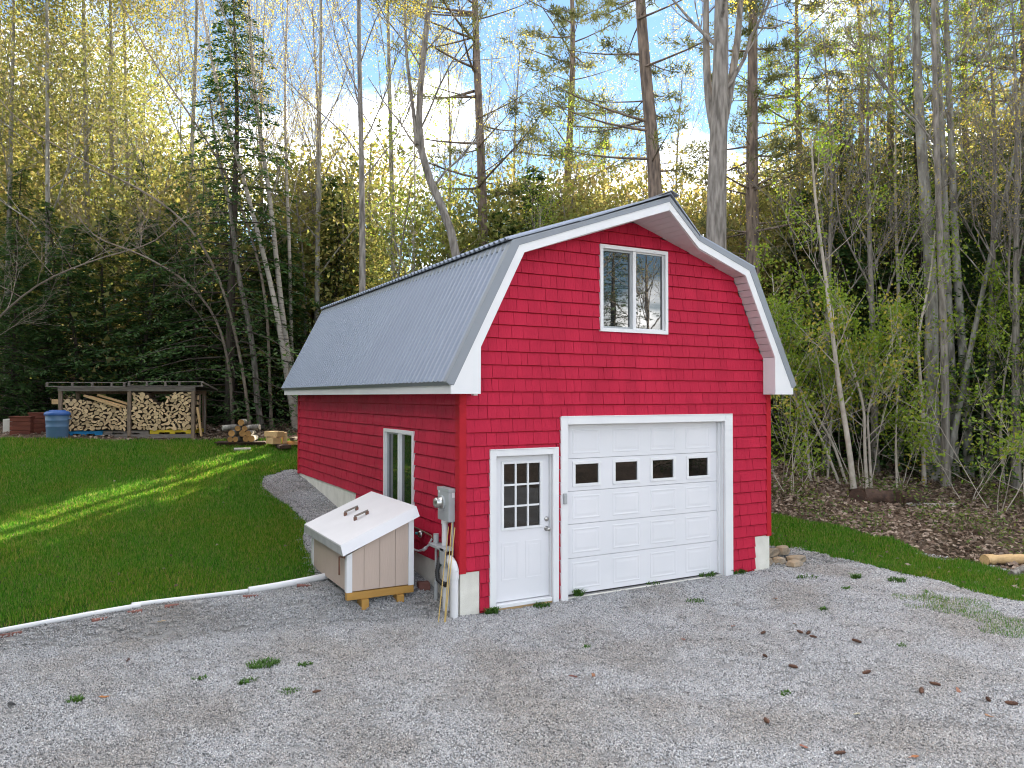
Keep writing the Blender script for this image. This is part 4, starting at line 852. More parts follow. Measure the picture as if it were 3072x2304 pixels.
# lumber heap by the garage's back corner
hx, hy = spot(835, 20.2); hz_ = gz(hx, hy)
for i, (u, z, L, w, h, a, m_, lb) in enumerate(((-.14, .10, .45, .22, .17, .2, 'plank', "yellowish square timber on the heap behind the garage"), (-.12, .29, .5, .24, .14, .5, 'plank', "broad timber on top of the heap behind the garage"), (.14, .10, .30, .10, .30, -.1, 'plank', "upright pale block at the front of the lumber heap"), (.34, .06, .5, .12, .10, .8, 'plank', "split pale timber lying at the right of the lumber heap"), (.40, .18, .5, .1, .08, -.5, 'bark', "bark-covered slab lying across the lumber heap"), (.05, .0, 1.1, .3, .09, .0, 'dark_wood', "dark flat board under the lumber heap"))):
    n = NM(); n.box((-w/2, -L/2, 0), (w/2, L/2, h)); o = n.build("scrap_timber", M[m_], bevel=.008); o.location = (hx+u, hy-.1, hz_+z); o.rotation_euler = (0, 0, a); tag(o, lb, 'timber', 'scrap lumber behind the garage')

# ------------------------------------------------------------------ stones, logs on the wood's side
def rock(seed, sx, sy, sz, n_=10):
    r = np.random.default_rng(seed); n = NM(); prof = [(.15, -.5), (.8, -.42), (1, -.05), (.85, .35), (.3, .5)]; th = np.linspace(0, 6.283, n_, endpoint=False)
    v = np.array([[(rr*math.cos(a)*sx*(1+.14*r.normal()), rr*math.sin(a)*sy*(1+.14*r.normal()), h*sz) for a in th] for rr, h in prof]); k = len(prof)
    n.add(v.reshape(-1, 3), [[i*n_+j, i*n_+(j+1) % n_, (i+1)*n_+(j+1) % n_, (i+1)*n_+j] for i in range(k-1) for j in range(n_)]); n.addn(v[0], [list(range(n_))[::-1]]); n.addn(v[-1], [list(range(n_))])
    return n.mesh("stone", M['stone'])
for i, (x, y, z, sx, sy, sz, lb) in enumerate(((5.86, .22, .17, .27, .10, .14, "long orange-brown flat stone on top by the white concrete corner"), (5.76, .16, .05, .12, .1, .15, "round stone at the foot of the concrete corner"), (5.98, .10, .05, .13, .11, .14, "pale round stone under the long flat stone"), (6.24, .24, .15, .14, .11, .16, "angular yellowish stone at the end of the little stone edging"), (6.30, .02, .06, .19, .13, .13, "reddish stone lying low beside the stone edging"), (6.12, -.10, .04, .17, .12, .15, "mossy dark stone in front of the stone edging"))):
    o = link_mesh("stone", rock(40+i, sx, sy, sz), loc=(x, y, gz(x, y)*.6+z), rot=(0, 0, .3*math.sin(i*3))); tag(o, lb, 'stone', 'stones edging the raised gravel')
def log_on_ground(name, label, px, D, L, r_, ang, m_, lift=.0):
    x, y = spot(px, D); n = NM(); dx, dy = math.cos(ang)*L/2, math.sin(ang)*L/2
    rg = np.random.default_rng(int(px)); k = 16
    q = [(x+dx*(2*t-1)+.02*rg.normal(), y+dy*(2*t-1)+.02*rg.normal(), gz(x+dx*(2*t-1), y+dy*(2*t-1))+r_*.70+lift+.05*r_*math.sin(t*7)) for t in np.linspace(0, 1, k)]
    n.tube(q, r_*(1-.15*np.linspace(0, 1, k))*(1+.09*rg.normal(size=k)), 12); v = np.vstack(n.v); 
    n.v = [a_+rg.normal(size=a_.shape)*r_*.09 if len(a_) > 12 else a_ for a_ in n.v]
    return tag(n.build(name, M[m_]), label, 'log')
log_on_ground("fallen_log", "thick dark rotting log lying at the wood's edge", 2640, 17.0, 1.15, .19, -.42, 'dark_wood', -.03)
log_on_ground("fallen_log", "dark rotting log end beside the thick one at the wood's edge", 2722, 16.9, .5, .17, -.3, 'dark_wood', .0)
log_on_ground("fallen_log", "pale orange-ended log lying on dead leaves at the picture's edge", 3045, 12.9, 1.1, .09, -.5, 'plank', .03)
log_on_ground("fallen_log", "grey branch log in front of the pale log at the picture's edge", 3060, 12.4, .9, .06, .15, 'bark_grey')
log_on_ground("fallen_branch", "thin pale branch lying on the leaves beyond the dark log", 2790, 16.8, 1.2, .04, -.4, 'birch')

# ------------------------------------------------------------------ weeds, cones and leaves on the gravel
def weed(name, label, x, y, n_, h, sp, seed, wid=.006, group='weeds in the gravel'):
    r = np.random.default_rng(seed); a = r.uniform(0, 6.283, n_); d = sp*np.sqrt(r.random(n_)); bx_, by_ = x+np.cos(a)*d, y+np.sin(a)*d*.7
    hh = h*r.uniform(.5, 1.1, n_); b = r.uniform(0, 6.283, n_); c = np.stack([bx_, by_, ground(bx_, by_)], -1); wv = np.stack([np.cos(b+1.57), np.sin(b+1.57), 0*b], -1)*wid
    mid = c+np.stack([np.cos(b)*hh*.25, np.sin(b)*hh*.25, hh*.6], -1); tip = c+np.stack([np.cos(b)*hh*.8, np.sin(b)*hh*.8, hh*.85], -1)
    n = NM(); n.add(np.stack([c-wv, c+wv, mid+wv*1.3, mid-wv*1.3], 1).reshape(-1, 3), np.arange(4*n_).reshape(-1, 4)); n.add(np.stack([mid-wv*1.3, mid+wv*1.3, tip], 1).reshape(-1, 3), np.arange(3*n_).reshape(-1, 3))
    return tag(n.build(name, M['bright_weed']), label, 'weed', group)
def hit(px, py):   # the ground point seen at a photograph pixel
    a = (px-1536)/FPX; b = -(py-1152)/FPX; F = math.cos(PITCH)-b*math.sin(PITCH); U = math.sin(PITCH)+b*math.cos(PITCH)
    t = 1.0
    for _ in range(6000):
        x = CAM[0]+t*(F*FWD[0]+a*RGT[0]); y = CAM[1]+t*(F*FWD[1]+a*RGT[1])
        if CAM[2]+t*U < gz(x, y): break
        t += .012
    return x, y
WEEDS = [(1475, 1842, 60, .10, .09, "leafy weed at the left foot of the entry door trim"), (1625, 1822, 90, .08, .13, "low weed patch between the two doors"), (1735, 1788, 60, .13, .08, "bright grass tuft under the left end of the garage door"), (1960, 1752, 40, .06, .12, "thin weeds along the middle of the garage door sill"), (2120, 1728, 80, .09, .15, "weeds at the right end of the garage door"), (2215, 1722, 110, .12, .14, "weed bed in front of the red panel by the concrete corner"), (2277, 1705, 40, .17, .06, "upright dark green plant against the white concrete corner"), (790, 2000, 150, .07, .16, "largest grass clump in the open gravel"), (740, 2050, 60, .05, .09, "grass wisp just below the largest clump"), (915, 1997, 50, .05, .08, "small grass patch right of the largest clump"), (870, 2078, 50, .04, .10, "flat weed patch below and right of the largest clump"), (230, 2107, 60, .06, .08, "lone green tuft at the lower left of the drive"), (600, 2040, 30, .04, .07, "faint weed patch between the lone tuft and the largest clump"), (2085, 1808, 70, .05, .14, "flat weed in front of the garage door"), (2568, 1738, 60, .10, .09, "bushy weed in the gravel right of the garage"), (2690, 1745, 90, .08, .16, "wide weed patch near the grass verge"), (2540, 1770, 40, .06, .08, "small weed below the bushy one"), (2470, 1832, 40, .06, .06, "solitary tuft in the middle of the right gravel"), (2420, 1735, 60, .06, .2, "thin weeds near the stone edging"), (2355, 2085, 30, .04, .06, "tiny weed low in the right of the drive"), (2705, 1940, 30, .04, .07, "small weed far right of the drive"), (1760, 1945, 25, .04, .06, "tiny weed pair in the middle of the drive")]
for i, (px, py, n_, h, sp, lb) in enumerate(WEEDS): weed("weed", lb, *hit(px, py), n_, h, sp, 60+i, .008 if h > .09 else .006)
# pine cones: scaled spindles
def cone_mesh():
    n = NM(); r = random.Random(2)
    n.lathe((0, 0, 0), [(.004, -.06), (.014, -.045), (.018, 0), (.014, .04), (.004, .06)], 8, axis='x')
    for i in range(46):
        t = i/46; x = -.055+.11*t; R = .012+.014*math.sin(math.pi*min(1, t*.9+.12)); a = i*2.4; c, s = math.cos(a), math.sin(a)
        n.add([(x-.004, c*R*.5-s*.007, s*R*.5+c*.007), (x-.004, c*R*.5+s*.007, s*R*.5-c*.007), (x+.012, c*R*1.25, s*R*1.25)], [(0, 1, 2)])
    return n.mesh("pine_cone", mat("cone_scales", (.16, .075, .045), (.09, .045, .03), 30, .8))
CM = cone_mesh()
CONES = [(950, 2083), (2380, 2007), (2425, 1905), (2440, 1917), (2765, 2080), (2805, 2060), (2965, 2108), (3035, 2118), (2300, 2172), (2520, 2270), (2295, 1975), (2600, 2025), (2400, 1902), (2290, 1905), (2570, 1930)]
for i, (px, py) in enumerate(CONES):
    x, y = hit(px, py); o = link_mesh("pine_cone", CM, loc=(x, y, gz(x, y)+.028), rot=(0, .1*math.sin(i), i*1.7), scale=.7+.3*((i*37) % 10)/10); tag(o, "dark brown pine cone lying on the grey gravel", "pine cone", "pine cones scattered on the drive")
def dead_leaf(seed):
    r = np.random.default_rng(seed); n = NM(); k = 10; pts = []
    for i in range(k):
        a = i/k*6.283; rr = .045*(.6+.4*abs(math.cos(a)))*(1+.2*r.normal()); pts.append((math.cos(a)*rr*1.4, math.sin(a)*rr*.8, .006+.012*r.random()))
    n.addn([(0, 0, .012)]+pts, [[0, 1+i, 1+(i+1) % k] for i in range(k)]); n.addn([(0, 0, .0105)]+[(x, y, z-.0015) for x, y, z in pts], [[0, 1+(i+1) % k, 1+i] for i in range(k)])
    return n
for i, (px, py, c, lb) in enumerate(((310, 2097, (.55, .22, .06), "orange dead leaf beside the lone tuft on the drive"), (2385, 1877, (.5, .22, .08), "orange leaf among the pine cones right of the door"), (2325, 1800, (.42, .22, .12), "flat tan scrap of leaves in front of the right door trim"), (2875, 2078, (.45, .2, .12), "reddish leaf far right on the drive"), (2965, 2155, (.5, .28, .16), "tan leaf low at the right edge"), (2570, 2150, (.65, .6, .45), "pale cream leaf low in the right drive"), (2410, 2248, (.42, .16, .1), "small red leaf near the bottom edge"), (2740, 2280, (.5, .2, .08), "small orange leaf at the bottom right"), (1780, 2032, (.45, .2, .1), "red-brown leaf in the middle of the drive"), (1720, 2035, (.25, .1, .08), "dark curled leaf in the middle of the drive"), (2200, 1883, (.4, .18, .12), "brown leaf in front of the garage door's right side"), (2050, 1923, (.42, .2, .15), "lone pinkish leaf in front of the garage door"), (485, 1870, (.6, .45, .28), "tan leaf near the white pipe"), (385, 1985, (.12, .06, .05), "dark leaf in the left gravel"), (35, 2120, (.02, .02, .025), "black feather-like scrap at the lower left"))):
    x, y = hit(px, py); o = dead_leaf(90+i).build("fallen_leaf", mat("leaf_tint", tuple(v*.7 for v in c), tuple(v*.5 for v in c), 30, .8)); o.location = (x, y, gz(x, y)+.014); o.scale = (.7, .7, .8); o.rotation_euler = (.1*math.sin(i), .1, i*1.3); tag(o, lb, 'leaf', 'dead leaves on the drive')

# ================================================================== trees
def unit(v): v = np.asarray(v, float); return v/(np.linalg.norm(v)+1e-9)
def along(P, t):
    """point at share t of a polyline"""
    P = np.asarray(P, float); s = np.concatenate([[0], np.cumsum(np.linalg.norm(np.diff(P, axis=0), axis=1))]); s /= s[-1]
    return np.array([np.interp(t, s, P[:, i]) for i in range(3)])
def smooth_line(P, k=16):
    P = np.asarray(P, float); s = np.concatenate([[0], np.cumsum(np.linalg.norm(np.diff(P, axis=0), axis=1))]); s /= s[-1]
    q = np.linspace(0, 1, k); out = np.stack([np.interp(q, s, P[:, i]) for i in range(3)], -1)
    for _ in range(2): out[1:-1] = (out[:-2]+2*out[1:-1]+out[2:])/4
    return out
def tri_leaves(pos, d, L, w, up):
    """one thin triangle-pair leaf per position"""
    side = np.cross(d, up); side /= np.linalg.norm(side, axis=1)[:, None]+1e-9
    a, b = pos-d*L[:, None]*.5, pos+d*L[:, None]*.5
    return np.stack([a, pos+side*w[:, None], b, pos-side*w[:, None]], 1).reshape(-1, 3)
def quads(n): return np.arange(4*n).reshape(-1, 4)
def hemlock_crown(wood, leaf, P, r, low=.08, Lmax=3.0, nb=110, per=70, size=.13, taper=.8, droop=.30):
    H = P[-1][2]-P[0][2]
    for i in range(nb):
        t = low+(1-low)*((i+r.random())/nb)**.95; b = along(P, t); L = Lmax*(1-t)**taper*r.uniform(.55, 1.15)+.25
        az = i*2.39996+r.normal()*.3; d = np.array([math.cos(az), math.sin(az), 0]); sd = np.array([-d[1], d[0], 0]); rise = r.uniform(-.05, .22)
        zc = lambda s: rise*L*s-droop*L*s*s
        wood.tube([b+d*L*s+[0, 0, zc(s)] for s in (0, .35, .7, 1)], [max(.006, .012*L), .008*L, .005*L, .002], 4, cap=False)
        k = int(per*(.25+L/Lmax)); s = r.random(k)**.65; u = r.uniform(-1, 1, k); wdt = (.34*L*(1-.72*s)+.09)
        pos = b+d*(L*s)[:, None]+sd*(u*wdt)[:, None]; pos[:, 2] += rise*L*s-droop*L*s*s-.22*np.abs(u)*wdt+r.normal(size=k)*.035
        ld = d*.8+sd*(np.sign(u)*.75)[:, None]+r.normal(size=(k, 3))*.28; ld[:, 2] -= .22; ld /= np.linalg.norm(ld, axis=1)[:, None]
        up = np.array([0, 0, 1.0])+r.normal(size=(k, 3))*.35
        leaf.add(tri_leaves(pos, ld, size*r.uniform(.7, 1.5, k), size*.24*r.uniform(.7, 1.3, k), up), quads(k))
def pine_crown(wood, leaf, P, r, low=.35, Lmax=3.5, whorls=16, clumps=14, needles=13, size=.18, rise0=.1, bare=.3):
    for wi in range(whorls):
        t = low+(1-low)*(wi+r.random()*.5)/whorls
        for j in range(r.integers(3, 6)):
            b = along(P, min(1, t+r.normal()*.006)); L = Lmax*r.uniform(.4, 1.1)*(1-.7*((t-low)/(1-low))**2); az = r.uniform(0, 6.283)
            d = np.array([math.cos(az), math.sin(az), 0]); sd = np.array([-d[1], d[0], 0]); rise = rise0+r.normal()*.12
            pts = [b+d*L*s+sd*.04*L*math.sin(s*3+az)+[0, 0, rise*L*s+.12*L*s*s] for s in np.linspace(0, 1, 6)]
            wood.tube(pts, np.linspace(max(.010, .012*L), .003, 6), 5, cap=False)
            if r.random() < bare*(1-t): 
                for q in range(4):
                    p0 = along(pts, r.uniform(.3, .9)); wood.tube([p0, p0+unit(d+sd*r.normal()+[0, 0, .3])*L*.18], [.006, .002], 3, cap=False)
                continue
            c = []
            for q in range(clumps):
                s = r.uniform(.35, 1.02); p0 = along(pts, min(s, 1)); off = (sd*r.uniform(-1, 1)+d*.3)*L*.30*(1.15-s)+np.array([0, 0, r.uniform(0, .10)*L*.3])
                if q % 3 == 0: wood.tube([p0, p0+off], [.006, .002], 3, cap=False)
                c.append(p0+off)
            c = np.repeat(np.array(c), needles, 0); k = len(c)
            nd = r.normal(size=(k, 3))+d*.5+[0, 0, .45]; nd /= np.linalg.norm(nd, axis=1)[:, None]; ln = size*r.uniform(.7, 1.4, k)
            leaf.add(tri_leaves(c+nd*(ln*.5)[:, None]+r.normal(size=(k, 3))*.05, nd, ln, .014*np.ones(k)*size/.17, r.normal(size=(k, 3))), quads(k))
def limb(wood, tips, p, d, L, rad, r, lev, spread=.55, up=.25, kids=(5, 4, 3), sides=(6, 4, 3, 3), wig=.10):
    k = 6 if lev < 2 else 4; pts = [np.array(p, float)]; d = unit(d)
    for i in range(k-1):
        d = unit(d+r.normal(size=3)*wig+np.array([0, 0, up*.18])); pts.append(pts[-1]+d*L/(k-1))
    pts = np.array(pts); wood.tube(pts, np.linspace(rad, max(rad*.35, .0025), k), sides[min(lev, 3)], cap=False)
    tips.append(pts[-1]); tips.append(pts[-2])
    if lev < len(kids):
        for j in range(kids[lev]):
            s = r.uniform(.25, .95); b = along(pts, s); i0 = min(int(s*(k-1)), k-2); dd = unit(pts[i0+1]-pts[i0])
            nd = unit(dd+r.normal(size=3)*spread+np.array([0, 0, up*.5])); limb(wood, tips, b, nd, L*r.uniform(.38, .6), rad*.45, r, lev+1, spread, up, kids, sides, wig)
def leafy(leaf, tips, r, per=6, size=.05, spread=.22):
    T = np.repeat(np.array(tips), per, 0); k = len(T); pos = T+r.normal(size=(k, 3))*spread
    d = r.normal(size=(k, 3)); d[:, 2] -= .3; d /= np.linalg.norm(d, axis=1)[:, None]
    leaf.add(tri_leaves(pos, d, size*r.uniform(.7, 1.6, k), size*.36*r.uniform(.7, 1.3, k), r.normal(size=(k, 3))), quads(k))
def broad_crown(wood, leaf, P, rad, r, low=.4, nl=12, Lk=.32, per=5, size=.05, kids=(5, 4), up=.35, spread=.5, ang=1.0, lspread=.22):
    H = np.linalg.norm(np.asarray(P[-1])-P[0]); tips = []
    for i in range(nl):
        t = low+(1-low)*(i+r.random()*.6)/nl; b = along(P, t); az = i*2.4+r.normal()*.4
        d = np.array([math.cos(az)*ang, math.sin(az)*ang, .75+.5*t]); limb(wood, tips, b, d, H*Lk*r.uniform(.6, 1.1)*(1.15-.7*t), max(.008, rad*.38*(1.1-t)), r, 0, spread, up, kids)
    if per: leafy(leaf, tips, r, per, size, lspread)
def place_tree(name, label, group, wood, leaf, bark, leafm, loc=(0, 0, 0), cat='tree', rz=0.0):
    t = thing(name, label, cat, loc, rz, group); link_mesh("trunk", wood if isinstance(wood, bpy.types.Mesh) else wood.mesh("trunk", bark), t)
    if leaf is not None and (isinstance(leaf, bpy.types.Mesh) or leaf.n): link_mesh("crown", leaf if isinstance(leaf, bpy.types.Mesh) else leaf.mesh("crown", leafm), t)
    return t
def stem_points(px, D, top_extra=0.0, lean=None, seed=0):
    """trunk line given as photograph pixels at distance D, foot on the ground -> points relative to the foot"""
    r = np.random.default_rng(seed); bx_, by_ = spot(px[0][0], D); z0 = gz(bx_, by_)
    pts = [np.array([bx_, by_, z0-.1])]
    for i, (x, y) in enumerate(px[1:]):
        d = D+r.normal()*.12*(i > 0); q = spot(x, d); pts.append(np.array([*q, height(y, d)]))
    pts = [p for i, p in enumerate(pts) if i == 0 or p[2] > z0+.25]
    if top_extra:
        dv = unit(unit(pts[-1]-pts[-2])+[0, 0, 1.0]); pts.append(pts[-1]+dv*top_extra)
    return np.array([bx_, by_, z0]), np.array(pts)-[bx_, by_, z0]
def traced(name, label, kind, px, D, rpx, bark, seed, group=None, extra=4.0, forks=(), **kw):
    if D is None: h_ = hit(*px[0]); D = float((np.array(h_)-CAM[:2])@FWD)   # foot seen in the photograph
    r = np.random.default_rng(seed); base, P = stem_points(px, D, extra, seed=seed); P = smooth_line(P, 22); rad = rpx/FPX*D
    wood, leaf = NM(), NM(); rr = np.interp(np.linspace(0, 1, len(P)), [0, .04, .15, 1], [1.35, 1.1, 1, .30])*rad
    wood.tube(P, rr, 10)
    for fp, fr in forks:
        Q = np.array([np.array([*spot(x, D+.15*i), height(y, D+.15*i)])-base for i, (x, y) in enumerate(fp)]); Q = smooth_line(Q, 14); wood.tube(Q, np.linspace(fr/FPX*D, fr/FPX*D*.35, 14), 8)
        if kind in ('bare', 'leafy'): broad_crown(wood, leaf, Q, fr/FPX*D, r, **{**dict(low=.25, nl=7, Lk=.35, kids=(4, 4, 2), per=2), **kw})
    lm = M['far'] if name == 'forest_tree' else M['spring']
    if kind == 'pine': pine_crown(wood, leaf, P, r, **kw); lm = M['pine']
    elif kind == 'hemlock': hemlock_crown(wood, leaf, P, r, **kw); lm = M['hemlock']
    elif kind == 'bare': broad_crown(wood, leaf, P, rad, r, **{**dict(low=.45, nl=12, per=1, size=.038, kids=(5, 4, 3)), **kw}); lm = M['gold']
    elif kind == 'leafy': broad_crown(wood, leaf, P, rad, r, **{**dict(low=.3, nl=12, per=4, size=.055), **kw})
    return place_tree(name, label, group, wood, leaf, M[bark], lm, base.tolist())

# --- the tall trunks one can tell apart
traced("white_pine", "tall grey-trunked pine with level limbs standing behind the roof's centre", 'pine', [(1452, 800), (1450, 690), (1440, 400), (1426, 100), (1420, -250)], 24, 17, 'bark_pine', 101, extra=4, low=.36, Lmax=4.2, whorls=16)
traced("white_pine", "leaning brown pine whose trunk meets the garage's peak", 'pine', [(1990, 660), (1965, 460), (1935, 180), (1925, 0), (1905, -300)], 20, 26, 'bark_pine', 102, extra=4, low=.42, Lmax=3.2, whorls=12)
traced("maple_tree", "thickest forked grey trunk behind the right roof slope", 'bare', [(2148, 780), (2150, 640), (2156, 480), (2162, 330), (2168, 160), (2172, -200)], 16, 37, 'bark_grey', 103, extra=3, low=.55, nl=8,
       forks=(([(2150, 400), (2128, 300), (2122, 120), (2126, -250)], 14), ([(2170, 380), (2192, 280), (2222, 90), (2240, -250)], 14)))
traced("white_pine", "straight rough-barked pine just right of the thick forked trunk", 'pine', [(2262, 760), (2259, 500), (2262, 250), (2268, -200)], 21, 23, 'bark_pine', 104, extra=4, low=.30, Lmax=2.8, whorls=16)
traced("crooked_tree", "crooked grey tree bending sharply left above the roof edge", 'bare', [(1398, 800), (1372, 705), (1312, 590), (1262, 500), (1244, 430), (1258, 300), (1262, 180), (1285, 40), (1300, -200)], 20, 16, 'bark_grey', 105, extra=2, low=.45, nl=12, per=2, forks=(([(1250, 430), (1235, 300), (1215, 150), (1210, -100)], 7),))
traced("slender_maple", "slim straight grey trunk rising left of the roof, brushy top", 'bare', [(1087, 920), (1086, 700), (1082, 450), (1074, 150), (1070, -200)], 19, 11, 'bark_grey', 106, extra=3, low=.42, nl=16, Lk=.30, ang=.55, up=.6, per=1)
traced("birch_tree", "white-barked birch leaning left, its pale trunk crossing the dark hemlock", 'bare', [(890, 1290), (862, 1140), (838, 980), (815, 860), (768, 690), (725, 520), (668, 350), (630, 180), (585, -60)], None, 8, 'birch', 107, extra=2, low=.45, nl=14, ang=.7)
traced("birch_tree", "upright speckled birch just right of the leaning white birch", 'bare', [(898, 1285), (866, 1090), (845, 934), (832, 820), (815, 660), (795, 500), (772, 380), (750, 200), (735, -100)], None, 8.5, 'birch', 108, extra=2, low=.42, nl=14, ang=.6, up=.5)
traced("birch_tree", "thin pale birch nearest the roof's back corner", 'bare', [(880, 1270), (874, 1050), (870, 900), (868, 780), (860, 600), (852, 420), (850, 200), (860, -60)], None, 6, 'birch', 109, extra=2, low=.4, nl=12, ang=.5, up=.6)
traced("young_maple", "brown slanting trunk left of the birches reaching the log pile", 'bare', [(786, 1285), (770, 1200), (764, 1080), (744, 960), (722, 870), (704, 780), (690, 620), (650, 480)], None, 9, 'bark_grey', 110, extra=2, low=.5, nl=7)
traced("leaning_tree", "bare tree leaning far left across the upper forest", 'bare', [(815, 1285), (800, 900), (760, 720), (690, 540), (590, 375), (465, 200), (350, 0), (300, -120)], None, 4.5, 'bare_twig', 111, extra=1, per=0, low=.35, nl=10, Lk=.22, ang=.6)
traced("leaning_tree", "bare pale stem arching low to the left picture edge", 'bare', [(752, 1290), (735, 1140), (690, 930), (640, 790), (560, 660), (430, 570), (240, 480), (20, 350)], None, 4.5, 'bare_twig', 112, extra=1, per=0, low=.3, nl=14, Lk=.28, ang=1.0, up=.05, kids=(6, 4))
traced("leaning_tree", "bare twiggy tree with pale branches hanging in front of the dark boughs", 'bare', [(700, 1285), (690, 1100), (650, 950), (560, 840), (420, 760), (270, 710)], None, 4.5, 'bare_twig', 113, extra=.8, per=0, low=.25, nl=16, Lk=.30, ang=1.1, up=-.05, kids=(6, 5))
traced("leaning_tree", "low bare branches sweeping in from the left edge above the woodshed", 'bare', [(-160, 1260), (-120, 1100), (-20, 960), (120, 840), (300, 770), (470, 730)], 17, 4, 'bare_twig', 114, extra=.8, per=0, low=.3, nl=14, Lk=.3, ang=1.1, up=.0, kids=(6, 5))
for i, (x0, x1, D, rp, lb) in enumerate(((140, 130, 25, 8, "slim pale trunk far left with a speckled bark"), (262, 240, 27, 9, "first of the two straight grey trunks in the upper left wood"), (335, 322, 28, 9, "second of the two straight grey trunks in the upper left wood"), (385, 362, 30, 7, "thin pale trunk behind the upper left pair"), (20, 30, 26, 8, "trunk half cut off by the left picture edge"), (560, 585, 27, 8, "grey trunk behind the dark spire of the hemlock"), (950, 960, 26, 8, "slender trunk between the birches and the slim maple"), (1180, 1160, 27, 9, "slender trunk left of the crooked tree"))):
    traced("forest_tree", lb, 'leafy' if x0 < 500 else 'bare', [(x0, 1150), (x0, 800), ((x0+x1)/2, 400), (x1, 0), (x1-8, -200)], D, rp, 'bark_lichen', 120+i, extra=3, low=.25, nl=16, Lk=.26, **(dict(per=14, size=.10, lspread=.45) if x0 < 500 else dict(kids=(5, 4, 2), ang=.6, up=.5)))
# right side
traced("maple_tree", "stout lichen-grey trunk standing foremost at the right wood edge", 'leafy', [(2800, 1440), (2792, 1200), (2800, 900), (2782, 600), (2762, 300), (2756, 0), (2752, -250)], None, 20, 'bark_lichen', 130, extra=3, low=.45, nl=12, per=6)
traced("maple_tree", "dark-sided trunk close behind the stout lichen-grey one", 'leafy', [(2835, 1430), (2835, 1100), (2825, 750), (2815, 350), (2808, -200)], 18.6, 12, 'bark_grey', 131, extra=3, low=.45, nl=12, per=6)
traced("maple_tree", "pale trunk right of the stout one, slightly leaning left", 'leafy', [(2905, 1430), (2895, 1130), (2872, 800), (2860, 400), (2848, 0), (2842, -250)], None, 13, 'bark_lichen', 132, extra=3, low=.4, nl=12, per=6)
traced("maple_tree", "slim trunk squeezed between the stout and the pale trunk", 'leafy', [(2862, 1430), (2858, 1150), (2846, 850), (2838, 500), (2822, 100), (2815, -200)], None, 11, 'bark_lichen', 133, extra=3, low=.4, nl=10, per=6)
traced("leaning_tree", "pale stem leaning right out of the foremost trunk cluster", 'leafy', [(2830, 1440), (2862, 1300), (2905, 1080), (2950, 880), (2990, 700), (3040, 520), (3080, 300)], None, 9, 'bark_lichen', 134, extra=2, low=.35, nl=9, per=5)
SAP = [([(2562, 1480), (2545, 1330), (2520, 1180), (2498, 1000), (2478, 820), (2456, 660), (2446, 560)], None, 8, "tall pale sapling leaning left beside the garage's right eave"),
       ([(2600, 1470), (2592, 1330), (2594, 1230), (2570, 1140), (2540, 1040)], None, 5, "forked sapling right of the tall pale one"),
       ([(2612, 1470), (2606, 1330), (2600, 1230), (2630, 1150), (2665, 1080)], None, 4, "sapling branching right, close to the forked one"),
       ([(2540, 1450), (2500, 1330), (2440, 1230), (2370, 1120), (2330, 1040)], None, 4, "thin stem leaning hard left behind the eave's white return"),
       ([(2520, 1450), (2470, 1330), (2415, 1210), (2360, 1090)], None, 4, "second thin stem leaning left below the eave"),
       ([(2430, 1440), (2420, 1320), (2395, 1220), (2350, 1080), (2330, 960)], None, 4, "whip-thin stem nearest the garage's right wall"),
       ([(2770, 1450), (2768, 1230), (2756, 1060), (2752, 1010), (2774, 925), (2795, 830)], None, 6, "wiggly pale sapling in front of the stout trunk"),
       ([(2940, 1440), (2945, 1250), (2960, 1120), (2985, 1000)], None, 4, "small sapling right of the trunk cluster"),
       ([(3010, 1460), (3000, 1300), (3010, 1150), (3040, 1000)], None, 4, "young leafy stem near the right picture edge"),
       ([(2690, 1470), (2685, 1350), (2690, 1220), (2700, 1100)], None, 3.5, "straight thin stem rising from behind the dark log"),
       ([(2480, 1440), (2490, 1300), (2500, 1180), (2512, 1060)], None, 3.5, "thin upright stem behind the tall pale sapling")]
for i, (px, D, rp, lb) in enumerate(SAP):
    traced("sapling", lb, 'leafy', px, D, rp, 'twig', 150+i, 'saplings at the right wood edge', extra=1.2, low=.25, nl=10, per=4, size=.075, Lk=.30, kids=(4, 3), lspread=.15)
